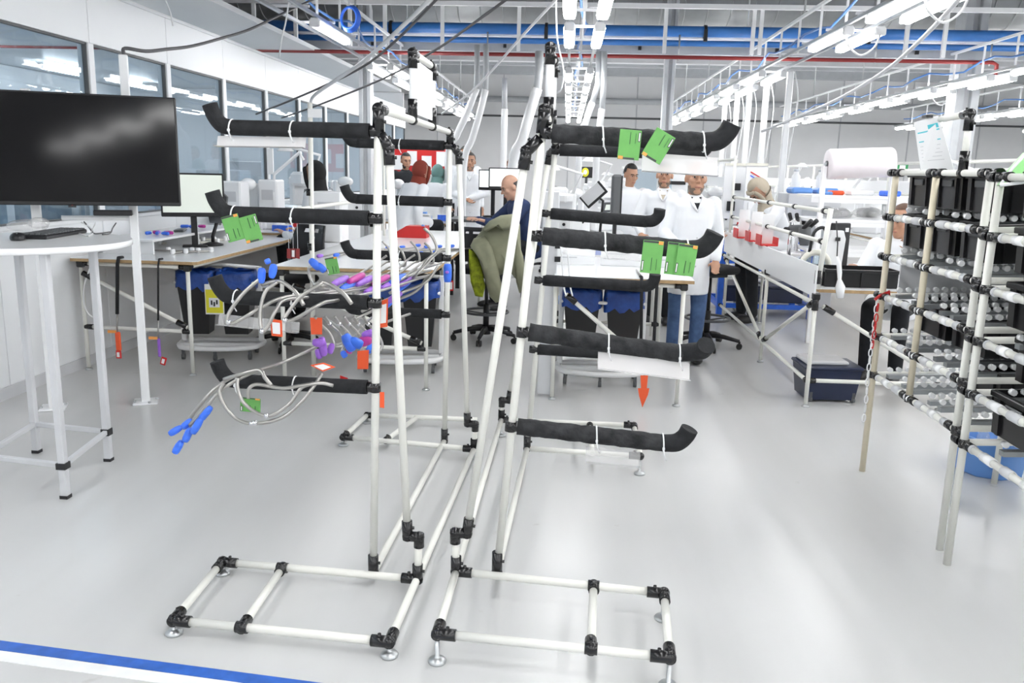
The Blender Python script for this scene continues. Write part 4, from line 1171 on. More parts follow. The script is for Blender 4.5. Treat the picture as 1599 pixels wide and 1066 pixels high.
solo(MB().tube([a, a + V((.02, 0, .02)), b, b + V((.0, 0, -.02))], .008, n=8), 'chain_hook', 'red', 'red hook clipped on the beige post above the chains', 'hook')
# pale green pocket at the right edge, lying over the near rack's top
p = [at(1562, 289, 3.25), at(1582, 262, 3.25), at(1604, 238, 3.25), at(1640, 230, 3.22), at(1660, 290, 3.15), at(1600, 284, 3.2)]
c = sum(p, V()) / 6
m = MB(); m.add(p + [q_ + V((.01, .05, 0)) for q_ in p], [tuple(range(6))[::-1], tuple(range(6, 12))] + [(i, (i + 1) % 6, 6 + (i + 1) % 6, 6 + i) for i in range(6)])
t = thing('document_pocket', 'pale green plastic pocket on top of the rack at the right edge', 'pocket', (c.x, c.y, c.z - .08))
m.build('pocket_sheet', 'palegreen', t)
MB().tube([p[0], p[1], p[2]], .006, n=6).build('pocket_edge', 'white_gloss', t); MB().tube([p[0], p[5], p[4]], .008, n=6).build('pocket_edge', 'white_gloss', t)
# pale blue tub with bottles under the racks
bc = V((2.36, 4.5, 0))
t = thing('plastic_tub', 'pale blue plastic tub on the floor under the flow rack', 'tub', bc)
prof = [(.155, 0), (.17, .01), (.19, .2), (.2, .205), (.2, .215), (.185, .215), (.165, .02), (.01, .015)]
MB().lathe(prof, bc, n=8, cap=False).build('tub_shell', 'paleblue', t)
for i, (dx, dy) in enumerate(((-.06, -.03), (.08, .02))):
    tb = thing('water_bottle', ('clear bottle with a blue cap in the tub, left one', 'clear bottle with a blue cap in the tub, right one')[i], 'bottle', bc + V((dx, dy, .02)))
    MB().lathe([(.03, 0), (.034, .01), (.034, .17), (.03, .19), (.014, .225), (.014, .235)], bc + V((dx, dy, .02)), n=14).build('bottle_body', 'acrylic2', tb)
    MB().cyl(bc + V((dx, dy, .255)), bc + V((dx, dy, .275)), .016, n=12).build('bottle_cap', 'blue', tb)
# ================================================================ CHAIRS
def office_chair(lab, loc, rz, seat_z=.62, back=True, ring=True, back_h=.42):
    t = thing('office_chair', lab, 'chair', loc, rz)
    bs = MB()
    base = MB().cyl((0, 0, .06), (0, 0, .13), .045, n=14).build('base_hub', 'black', t, local=True)
    for k in range(5):
        a = 2 * PI * k / 5 + .3; d_ = V((math.cos(a), math.sin(a), 0))
        arm = MB().tube([d_ * .03 + V((0, 0, .115)), d_ * .16 + V((0, 0, .105)), d_ * .3 + V((0, 0, .075))], .02, n=8, rs=[.028, .022, .016]).build('star_arm', 'black', t, local=True)
        m = MB(); s_ = V((-d_.y, d_.x, 0)); c = d_ * .3
        for sg in (-1, 1): m.cyl(c + s_ * (.006 * sg) + V((0, 0, .028)), c + s_ * (.022 * sg) + V((0, 0, .028)), .027, n=12)
        m.cyl(c + V((0, 0, .03)), c + V((0, 0, .075)), .01, n=8)
        m.build('castor', 'rubber', arm, local=True)
    MB().cyl((0, 0, .12), (0, 0, .34), .028, n=12).cyl((0, 0, .3), (0, 0, seat_z - .06), .017, n=10).build('gas_column', 'black', t, local=True)
    if ring:
        r_ = MB().torus((0, 0, .27), .2, .012, n=30, m=8)
        for k in range(4):
            a = PI / 2 * k; r_.cyl((.02 * math.cos(a), .02 * math.sin(a), .25), (.2 * math.cos(a), .2 * math.sin(a), .27), .008, n=6)
        r_.build('foot_ring', 'dgrey', t, local=True)
    MB().box((0, 0, seat_z - .055), (.2, .24, .03), bev=.008).build('mechanism', 'black', t, local=True)
    # padded seat
    pts = []; n = 26
    st = MB()
    prof = [(.6, -.03), (.92, -.03), (1.0, -.008), (1.0, .012), (.93, .03), (.5, .034), (.02, .03)]
    for s_, z in prof:
        for k in range(n):
            a = 2 * PI * k / n; ca, sa = math.cos(a), math.sin(a)
            q = (abs(ca) ** 4 + abs(sa) ** 4) ** .25
            pts.append((s_ * .23 * ca / q, s_ * .22 * sa / q, seat_z + z))
    st.add(pts, [(i * n + k, i * n + (k + 1) % n, (i + 1) * n + (k + 1) % n, (i + 1) * n + k) for i in range(len(prof) - 1) for k in range(n)] + [tuple(range(n))[::-1]], True)
    st.build('seat', 'blackmat', t, local=True)
    if back:
        MB().tube([(0, .1, seat_z - .05), (0, .24, seat_z - .04), (0, .28, seat_z + .05), (0, .27, seat_z + .3)], .018, n=8, smooth_n=4).build('back_stem', 'black', t, local=True)
        bk_ = MB(); nx, nz = 10, 10; th = .02
        g = []
        for side in (0, 1):
            for j in range(nz + 1):
                v = j / nz
                for i in range(nx + 1):
                    u = i / nx * 2 - 1
                    hw = .21 - .05 * v * v - (.03 if v < .08 else 0)
                    y = .24 + .03 * math.sin(v * PI) * -1 - .05 * (1 - u * u) * -1 + v * .05
                    g.append((u * hw, y + side * th, seat_z + .1 + v * back_h))
        N_ = (nx + 1) * (nz + 1); fs = []
        slots = {(i, nz - 2) for i in (2, 3, 5, 6, 8)} | {(4, nz - 4), (5, nz - 4)}
        for j in range(nz):
            for i in range(nx):
                if (i, j) in slots: continue
                a = j * (nx + 1) + i
                fs.append((a, a + 1, a + nx + 2, a + nx + 1)); fs.append((N_ + a, N_ + a + nx + 1, N_ + a + nx + 2, N_ + a + 1))
        for i in range(nx):
            fs.append((i, N_ + i, N_ + i + 1, i + 1)); a = nz * (nx + 1) + i; fs.append((a, a + 1, N_ + a + 1, N_ + a))
        for j in range(nz):
            a = j * (nx + 1); fs.append((a, a + nx + 1, N_ + a + nx + 1, N_ + a)); a += nx; fs.append((a, N_ + a, N_ + a + nx + 1, a + nx + 1))
        bk_.add(g, fs, True); bk_.build('backrest', 'black', t, local=True)
    return t
cR = fl(1072, 527)
office_chair('black swivel chair with foot ring and slotted back behind the nearest man', (1.33, 7.62, 0), PI * .62, .72, back_h=.5)
office_chair('black swivel chair under the olive jacket', (-.7, 7.55, 0), PI * .97, .66, ring=True, back_h=.3)
cB = at(380, 400, 7.9)
office_chair('black swivel chair beside the left bench, behind the third foam arm', (-2.36, 6.95, 0), -.5, .6, ring=False, back_h=.34)
# ---- olive jacket hung over the chair back
jY = 7.05
def jacket():
    P = lambda x, y, d_=0: at(x, y, jY + d_)
    o = thing('jacket', 'olive green jacket with lime lining draped over a chair back', 'jacket', at(770, 465, jY))
    out = [(742, 372), (757, 356), (776, 342), (797, 334), (808, 345), (812, 380), (814, 410), (816, 446), (813, 458), (800, 452), (797, 420), (792, 452), (790, 466), (782, 472), (768, 466), (758, 440), (748, 410), (734, 384)]
    def slab(poly, d0, d1, nm, mt, puff=.02):
        n = len(poly); c = (sum(p[0] for p in poly) / n, sum(p[1] for p in poly) / n)
        rings = []
        for s_, dd in ((1, (d0 + d1) / 2), (.96, d0 + .012), (.8, d0 - puff * .5), (.5, d0 - puff)):
            rings.append([P(c[0] + (x - c[0]) * s_, c[1] + (y - c[1]) * s_, dd + .012 * math.sin(x * .35)) for x, y in poly])
        back = [P(c[0] + (x - c[0]) * .9, c[1] + (y - c[1]) * .9, d1) for x, y in poly]
        m = MB(); vs = [p for r_ in rings for p in r_] + [P(c[0], c[1], d0 - puff)] + back
        fs = []
        for k in range(3):
            for i in range(n): fs.append((k * n + i, k * n + (i + 1) % n, (k + 1) * n + (i + 1) % n, (k + 1) * n + i))
        cidx = 4 * n
        for i in range(n): fs.append((3 * n + i, 3 * n + (i + 1) % n, cidx))
        b0 = cidx + 1
        for i in range(n): fs.append((i, b0 + i, b0 + (i + 1) % n, (i + 1) % n))
        fs.append(tuple(b0 + i for i in range(n)))
        m.add(vs, fs, True); return m.build(nm, mt, o)
    slab([(742, 372), (757, 354), (776, 342), (800, 336), (812, 350), (814, 400), (814, 432), (806, 436), (796, 424), (780, 430), (764, 432), (752, 412), (738, 388)], .0, .16, 'jacket_body', 'olive', .05)
    slab([(740, 372), (756, 368), (768, 384), (778, 420), (785, 452), (784, 470), (774, 473), (764, 462), (756, 432), (748, 404), (734, 384)], -.1, .02, 'sleeve', 'olive', .04)
    slab([(808, 372), (817, 400), (822, 430), (818, 452), (811, 458), (806, 440), (803, 410)], -.04, .06, 'sleeve', 'olive', .03)
    slab([(752, 358), (764, 345), (782, 336), (800, 334), (804, 344), (800, 356), (786, 360), (772, 352), (760, 362)], -.12, .02, 'hood', 'olive', .05)
    slab([(732, 388), (742, 394), (752, 416), (758, 446), (754, 464), (742, 462), (735, 440), (732, 412)], .02, .08, 'lining', 'lime', .02)
jacket()

# ================================================================ MIDDLE-LEFT BENCH
zb2 = .86
t = bench('workbench', 'white workbench behind the left rack, strewn with tubes and blue caps', -2.02, -.9, 5.65, 9.4, zb2,
    [(-1.98, 5.72), (-.95, 5.7), (-.95, 9.3), (-1.98, 9.3)],
    rails=[((-1.98, 5.72, .3), (-.95, 5.7, .3)), ((-1.98, 5.72, zb2 - .045), (-.95, 5.7, zb2 - .045)), ((-.95, 5.7, zb2 - .045), (-.95, 9.3, zb2 - .045))],
    braces=[((-1.9, 5.71, .72), (-.98, 5.7, .34))], cut=.15)
# post and shelf frame rising from that bench (left side)
t = thing('pipe_stand', 'white pipe frame standing up from the middle-left bench with paper label', 'stand', (-2.0, 6.0, 0))
px = at(483, 300, 6.0)
seg('post', (px.x, 6.0, 0), (px.x + .02, 6.0, at(483, 160, 6.0).z), t, r=.018); 
for y in (300, 330, 385): sleeve((px.x, 6.0, at(483, y, 6.0).z), (0, 0, 1), t, .05, .022)
MB().box((px.x + .06, 5.98, at(490, 177, 6).z), (.1, .006, .06)).build('paper_label', 'paper', t)
seg('shelf_bar', (px.x, 5.6, 1.25), (px.x, 8.5, 1.25), t); seg('post', (px.x, 8.5, 0), (px.x, 8.5, 2.0), t)
# tubes lying on the bench
rn = random.Random(11)
for i in range(9):
    x = -1.85 + i * .1; y = 6.3 + rn.uniform(-.2, .2) + i * .06
    p = [V((x, y, zb2 + .01)), V((x + .08, y + .3, zb2 + .012)), V((x + .3, y + .5, zb2 + .012)), V((x + .33, y + .75, zb2 + .01))]
    t = thing('bench_tube', 'thin bent tube with a blue cap on the middle-left bench, %s of nine' % ORD[i], 'tube', p[0], group='tubes lying on the middle-left bench')
    MB().tube(p, .007, n=7, smooth_n=4).build('tube_body', 'tube', t)
    cap(t, p[0] + V((0, 0, .006)), p[0] + V((-.02, -.07, .006)), .015, 'bluecap' if i % 3 else 'purple')
    cap(t, p[3] + V((0, 0, .006)), p[3] + V((.03, .06, .006)), .014, 'bluecap')
# chute of wood under the bench, red sample tags hanging
tagplate([(698, 438), (708, 438), (708, 454), (698, 454)], 6.95, 'red box tag hanging below the middle-left bench', 'red', 'paper', .84)
for i, x in enumerate((448, 455, 462)): tagplate([(x, 388), (x + 6, 388), (x + 6, 404), (x, 403)], 5.7, ('red and white tag under the middle-left bench, leftmost of three', 'red and white tag under the middle-left bench, middle of three', 'red and white tag under the middle-left bench, rightmost of three')[i], 'darkred', 'paper' if i == 1 else None, 1.25)
# blue bag and bin under that bench
bin_trolley('black bins with blue liners under the middle-left bench', (-1.25, 6.3, 0), 0.1, False)
# rack-side purple cap on rear upright
cp = at(699, 425, 4.15)
t = thing('tube_plug', 'blue and purple cap taped round the rear left upright', 'cap', at(699, 438, 4.15))
MB().tube([at(699, 412, 4.15), at(699, 418, 4.15), at(699, 432, 4.15), at(699, 440, 4.15)], .02, n=10, rs=[.0175, .021, .021, .0175]).build('cap_sleeve', 'bluecap', t)
MB().ell(at(698, 425, 4.125), (.01, .006, .008)).build('cap_mark', 'purple', t)

# ================================================================ CENTRE TABLE
zc = .87
cx0, cx1, cy0, cy1 = -.06, .86, 5.5, 6.9
t = bench('workbench', 'white workbench with plywood edge in the centre, behind the right rack', cx0 - .0, cx1, cy0, cy1, zc,
    [(-.05, 5.6), (.8, 5.55), (-.05, 6.85), (.8, 6.85)],
    rails=[((-.05, 5.6, .33), (.42, 5.57, .33)), ((-.05, 5.6, zc - .045), (.8, 5.55, zc - .045)), ((-.05, 6.85, .33), (.8, 6.85, .33))],
    braces=[((.02, 5.59, .74), (.52, 5.57, .33))])
MB().box((-.1, 5.66, .72), (.11, .05, 1.4), bev=.006).build('end_panel', 'lgrey', t)
for z in (.6, .97, 1.06): MB().box((-.045, 5.63, z), (.04, .03, .035)).build('panel_clip', 'black', t)
bin_trolley('black bins with blue liners under the centre table', (.3, 6.15, 0), -.03, False)
# upright white papers / documents standing on the table
for i, (x, w_, rz, lab) in enumerate(((-.02, .3, .1, 'white board of papers at the left of the centre table'), (.33, .32, -.06, 'white paper sheet standing in the middle of the centre table'), (.64, .28, .03, 'white paper sheet standing at the right of the centre table'))):
    q = thing('paper_sheet', lab, 'paper', (x + .1, 6.2, zc))
    MB().box((x + .1, 6.2, zc + .09), (w_, .012, .18), RZ(rz) @ RX(.25), bev=.003).build('sheet', 'paper', q)
    for k in range(3): MB().box((x + .1 - .03 * k, 6.185, zc + .13 - .035 * k), (w_ * .5, .003, .008), RZ(rz) @ RX(.25)).build('text_line', 'lgrey', q)
# cords off the table front
for i, (x, y0_, y1_, lab) in enumerate(((1003, 395, 535, 'left black cord hanging off the front of the centre table'), (1027, 400, 533, 'right black cord hanging off the front of the centre table'))):
    a, b = at(x, 425, 5.47), at(x - (2 if i == 0 else 6), y1_, 5.47)
    q = thing('hanging_cord', lab, 'cord', b)
    MB().tube([V((a.x, 5.58, zc + .006)), V((a.x, 5.5, zc + .012)), V((a.x, 5.47, zc - .03)), b], .011, n=8).build('sleeve', 'blackmat', q)
    MB().tube([V((a.x, 5.9, zc + .012)), V((a.x, 5.58, zc + .012))], .008, n=8).build('core_tube', 'tube', q)
# white looped cables at table's left
for i, x in enumerate((875, 885)):
    solo(MB().tube([at(x, 380, 5.48), at(x + 2, 400, 5.47), at(x + 4, 430, 5.47), at(x + 6, 450, 5.47), at(x + 9, 462, 5.47)], .006, n=6, smooth_n=3), 'bench_cable', 'cablew', ('left white cable hanging at the centre table', 'right white cable hanging at the centre table')[i], 'cable')
# white stool frame left of the bins
t = thing('step_stool', 'small white tube stool behind the centre table with blue seat', 'stool', (-.05, 7.3, 0))
for sx in (-.14, .14):
    for sy in (-.12, .12): MB().tube([(-.0 + sx * 1.2, 7.3 + sy * 1.2, .0), (-.0 + sx, 7.3 + sy, .42)], .012, n=8).build('leg', 'white', t)
MB().box((0, 7.3, .44), (.34, .3, .035), bev=.01).build('seat', 'paleblue', t)

# ================================================================ RIGHT BENCH (pipe frame, apron board)
zr = .82
t = bench('workbench', 'long white pipe-frame bench on the right with apron board facing the aisle', 1.72, 2.65, 5.68, 9.1, zr,
    [(1.7, 5.67), (1.7, 7.05), (1.75, 9.05), (2.62, 5.72), (2.12, 9.0)],
    rails=[((1.7, 5.67, .18), (1.7, 9.05, .18)), ((1.7, 5.67, .72), (1.7, 9.05, .72)), ((1.7, 5.7, .18), (2.62, 5.72, .18))],
    poly=[(1.72, 5.68), (2.65, 5.68), (2.65, 6.35), (2.15, 6.35), (2.15, 9.1), (1.72, 9.1)],
    braces=[((1.7, 5.72, .72), (1.7, 7.0, .2)), ((1.7, 8.95, .7), (1.7, 7.1, .2)), ((1.76, 5.7, .7), (2.56, 5.72, .24))])
MB().box((1.685, 7.3, .872), (.012, 3.3, .21), bev=.002).build('apron_board', 'white_gloss', t)
for z in (.72, .9): sleeve((1.7, 5.67, z), (0, 0, 1), t, .09, .022)
# upper frame on the bench
seg('frame_post', (1.7, 5.67, zr), (1.74, 5.67, at(1285, 325, 5.67).z), t, r=.017)
for (a, b) in (((1290, 378), (1140, 330)), ((1290, 330), (1135, 285))):
    p = at(*a, 5.67); q = atx(*b, 1.72)
    q = V((1.72, 8.9, p.z)); seg('frame_rail', V((1.72, 5.67, p.z)), q, t)
    for f in (.02, .25, .5, .97): sleeve(V((1.72, 5.67, p.z)) + (q - V((1.72, 5.67, p.z))) * f, (0, 1, 0), t, .05)
seg('frame_post', (1.72, 8.9, zr), (1.72, 8.9, 1.75), t)
# things on the right bench
cr = make_crate('long shallow black crate on the front of the right bench', (2.03, 5.93, zr), (.5, .3, .125), 0, 'crates on benches')
bx('paper_stack', 'white papers lying in front of the worker on the right bench', 'paper', (2.25, 6.3, zr), (.4, .25, .02), 'paper', .2, .002)
t = thing('bench_device', 'white upright test device with a round dial on the right bench', 'device', (1.86, 6.25, zr))
MB().prism([(-.06, 0), (.06, 0), (.08, .3), (.06, .36), (-.02, .36), (-.06, .2)], .05, Matrix.Translation((1.95, 6.25, zr)) @ Matrix.Rotation(PI / 2, 4, 'X')).build('device_body', 'white_gloss', t)
MB().torus((1.83, 6.2, zr + .11), .09, .022, (.3, 1, .1), n=26).build('dial_ring', 'haze', t)
MB().ell((1.83, 6.2, zr + .11), (.075, .015, .075)).build('dial_glass', 'glass', t)
MB().tube([(1.9, 6.22, zr + .33), (1.86, 6.2, zr + .38), (1.8, 6.2, zr + .34), (1.78, 6.2, zr + .2)], .012, n=8, smooth_n=4).build('handle', 'black', t)
MB().box((1.97, 6.19, zr + .3), (.03, .02, .025)).build('button', 'black', t)
t = thing('monitor', 'black monitor seen from the side on the right bench', 'monitor', (2.08, 6.5, zr), .5)
MB().box((0, 0, .2), (.17, .05, .4), bev=.008).build('casing', 'black', t, local=True); MB().box((.04, -.028, .35), (.03, .006, .03)).build('sticker', 'paper', t, local=True)
MB().box((0, 0, .01), (.2, .16, .02), bev=.005).build('foot', 'black', t, local=True)
t = thing('glue_dispenser', 'hanging white hand tool on its cable in front of the right bench', 'tool', at(1312, 440, 5.6))
MB().tube([at(1306, 345, 5.62), at(1308, 380, 5.62), at(1307, 400, 5.62)], .004, n=6).build('tool_cable', 'black', t)
MB().tube([at(1307, 400, 5.62), at(1310, 412, 5.62), at(1311, 425, 5.62), at(1311, 436, 5.62), at(1312, 448, 5.62), at(1312, 465, 5.62)], .02, n=10, rs=[.006, .016, .016, .012, .032, .022]).build('tool_body', 'white_gloss', t)
# microscopes / dark fixtures further along
def microscope(lab, loc, rz, mt='white_gloss', sc=1.0):
    t = thing('microscope', lab, 'microscope', loc, rz)
    L = True
    MB().box((0, 0, .015 * sc), (.22 * sc, .28 * sc, .03 * sc), bev=.008).build('base', mt, t, local=L)
    MB().cyl((0, .1 * sc, .02), (0, .1 * sc, .36 * sc), .018 * sc, n=10).build('pillar', 'chrome', t, local=L)
    MB().tube([(0, .1 * sc, .3 * sc), (0, .0, .31 * sc), (0, -.06 * sc, .29 * sc)], .04 * sc, n=10).build('focus_arm', mt, t, local=L)
    h = MB().tube([(0, -.05 * sc, .18 * sc), (0, -.05 * sc, .25 * sc), (0, -.04 * sc, .33 * sc)], .05 * sc, n=12, rs=[.035 * sc, .055 * sc, .05 * sc]).build('optic_head', mt, t, local=L)
    for sx in (-.03, .03): MB().tube([(sx * sc, -.05 * sc, .32 * sc), (sx * sc * 1.1, -.13 * sc, .39 * sc)], .019 * sc, n=8).build('eyepiece', 'black', h, local=L)
    MB().cyl((-.07 * sc, .1 * sc, .3 * sc), (.07 * sc, .1 * sc, .3 * sc), .022 * sc, n=10).build('focus_knob', 'black', t, local=L)
    return t
microscope('black microscope on the right bench below the pipe rail', (1.95, 7.1, zr), .6, 'dgrey')
microscope('white microscope at the far end of the right bench', (2.2, 8.2, zr), -.5)
# red trays with papers at the far end of the bench
for i, (a, b) in enumerate((((1152, 366), (1168, 374)), ((1174, 360), (1182, 376)), ((1186, 370), (1200, 384)))):
    p, q_ = at(*a, 8.2 - .35 * i), at(*b, 8.0 - .35 * i)
    t = thing('letter_tray', ('red letter tray holding white papers, farthest on the right bench', 'red letter tray with tall white papers, middle one on the right bench', 'red letter tray holding white papers, nearest on the right bench')[i], 'tray', (p.x, 8.1 - .4 * i, .97))
    c = V(((p.x + q_.x) / 2, 8.1 - .4 * i, zr + .16))
    MB().box(c, (.14, .2, .012)).build('tray_floor', 'red', t); MB().box(c + V((-.07, 0, .04)), (.008, .2, .09)).build('tray_side', 'red', t); MB().box(c + V((.07, 0, .03)), (.008, .2, .07)).build('tray_side', 'red', t)
    MB().box(c + V((0, 0, .13)), (.1, .012, .26), RX(.12)).build('papers', 'paper', t)
    MB().cyl(c + V((0, 0, -.16)), c, .012, n=8).build('tray_leg', 'black', t)
# navy storage box under the bench
bc = fl(1292, 630); bc = V((bc.x + .02, bc.y + .16, 0))
t = thing('storage_box', 'navy blue lidded storage box on the floor under the right bench', 'box', bc, .05)
MB().add([V((sx * w_, sy * d_, z)) for z, w_, d_ in ((.02, .17, .13), (.24, .195, .15)) for sx, sy in ((-1, -1), (1, -1), (1, 1), (-1, 1))], [(3, 2, 1, 0), (0, 1, 5, 4), (1, 2, 6, 5), (2, 3, 7, 6), (3, 0, 4, 7), (4, 5, 6, 7)]).build('box_body', 'navy', t, local=True)
MB().box((0, 0, .25), (.41, .33, .025), bev=.008).build('lid', 'navy', t, local=True); MB().box((-.03, .02, .275), (.3, .24, .03), bev=.01).build('lid_panel', 'lgrey', t, local=True)
for x in (-.14, .16): 
    m = MB(); caster(m, x, -.12, 0, .02); m.build('castor', 'dgrey', t, local=True)
# blue steel trolley with crates, behind the bench
bt = V((2.2, 8.75, 0))
t = thing('parts_trolley', 'bright blue steel trolley with navy crates behind the right bench', 'trolley', (2.3, 9.6, 0))
xa, xb, ya, yb = 1.75, 2.75, 9.35, 10.1
for x in (xa, xb):
    for y in (ya, yb): MB().box((x, y, .4), (.06, .06, .8), bev=.004).build('post', 'blue', t)
for z in (.13, .55, .78):
    for y in (ya, yb): MB().box(((xa + xb) / 2, y, z), (xb - xa, .05, .05)).build('cross_bar', 'blue', t)
    for x in (xa, xb): MB().box((x, (ya + yb) / 2, z), (.05, yb - ya, .05)).build('cross_bar', 'blue', t)
for i in range(2):
    q = thing('crate', ('navy crate low on the blue trolley, left one', 'navy crate low on the blue trolley, right one')[i], 'crate', (2.03 + i * .46, 9.7, .16), 0, 'crates on the blue trolley')
    MB().box((2.03 + i * .46, 9.7, .24), (.4, .5, .16), bev=.01).build('crate_shell', 'navy', q); MB().box((2.03 + i * .46, 9.7, .33), (.42, .52, .03), bev=.006).build('crate_rim', 'navy', q)

# ---- film roll and shelf behind the right bench
c = at(1342, 254, 8.0); L_ = .52
p0_, p1_ = at(1292, 256, 8.0), at(1393, 253, 8.0)
t = thing('film_roll', 'large roll of milky plastic film on the right', 'film roll', (c.x, 8.0, c.z - .13))
rr_ = abs(at(1342, 231, 8.0).z - at(1342, 278, 8.0).z) / 2
MB().lathe([(.02, 0), (rr_ * .93, 0), (rr_, .02), (rr_, (p1_ - p0_).length - .02), (rr_ * .93, (p1_ - p0_).length), (.02, (p1_ - p0_).length)], p0_, n=36, axis=(p1_ - p0_)).build('film_body', 'film', t)
MB().cyl(p0_ - (p1_ - p0_) * .05, p1_ + (p1_ - p0_) * .05, .014, n=10).build('core_rod', 'zinc', t)
MB().cyl(p0_ + V((-.012, 0, 0)), p0_ + V((.002, 0, 0)), .03, n=14).build('core_plug', 'dgrey', t)
t = thing('roll_stand', 'white frame carrying the film roll over the packing shelves', 'stand', (c.x, 8.0, 0))
for p in (p0_ - (p1_ - p0_) * .04, p1_ + (p1_ - p0_) * .04):
    MB().box((p.x, 8.0, (p.z - .02) / 2), (.04, .05, p.z - .02)).build('post', 'white', t)
for py_ in (308, 345, 392):
    z = at(1340, py_, 8.05).z
    MB().box((c.x + .1, 8.25, z), (1.0, .5, .03), bev=.003).build('shelf', 'white_gloss', t)
    MB().box((c.x + .1, 8.01, z - .02), (1.0, .012, .07)).build('shelf_lip', 'white_gloss', t)
SHZ = [at(1340, y, 8.05).z for y in (308, 345, 392)]
for i, (dx, w_, h_, mt, lab) in enumerate(((-.24, .12, .04, 'orange', 'orange tool on the top packing shelf'), (-.02, .22, .05, 'white_gloss', 'white flat package on the top packing shelf'), (.26, .14, .05, 'bluecap', 'blue package on the top packing shelf'), (-.3, .1, .03, 'paleblue', 'pale blue cloth on the top packing shelf'))):
    bx('package', lab, 'package', (c.x + .1 + dx, 8.15, SHZ[0] + .015), (w_, .16, h_), mt, .1 * i, .012)
for i, dx in enumerate((-.2, .15)):
    m = MB(); b_ = V((c.x + .1 + dx, 8.22, SHZ[1] + .05))
    for k in range(5):
        rn = random.Random(k + 10 * i); m.ell(b_ + V((rn.uniform(-.1, .1), rn.uniform(-.08, .08), rn.uniform(0, .03))), (.1, .08, .05), RZ(rn.uniform(0, 3)), n=9, m=6)
    solo(m, 'film_bag', 'acrylic2', ('crumpled clear plastic bags on the middle packing shelf, left', 'crumpled clear plastic bags on the middle packing shelf, right')[i], 'bag')
# ================================================================ PEOPLE
def remesh(mb_list, voxel, smooth_it=3):
    m = MB()
    for q in mb_list: m.add(q.v, q.f, True)
    me = m.mesh('tmp'); o = bpy.data.objects.new('tmp', me); COL.objects.link(o)
    md = o.modifiers.new('r', 'REMESH'); md.mode = 'VOXEL'; md.voxel_size = voxel
    if smooth_it:
        sm = o.modifiers.new('s', 'SMOOTH'); sm.iterations = smooth_it; sm.factor = .5
    dg = bpy.context.evaluated_depsgraph_get(); dg.update()
    ev = o.evaluated_get(dg)
    out = bpy.data.meshes.new_from_object(ev)
    bpy.data.objects.remove(o); bpy.data.meshes.remove(me)
    out.polygons.foreach_set('use_smooth', [True] * len(out.polygons))
    return out
def link(me, name, mt, par):
    me.name = name; me.materials.clear(); me.materials.append(M[mt])
    o = bpy.data.objects.new(name, me); COL.objects.link(o)
    if par is not None: o.parent = par; WM[o] = WM[par]
    return o
def cap_(m, a, b, r0, r1, n=12):
    a, b = V(a), V(b); m.cyl(a, b, r0, r1, n=n); m.ell(a, r0, n=n, m=8); m.ell(b, r1, n=n, m=8)
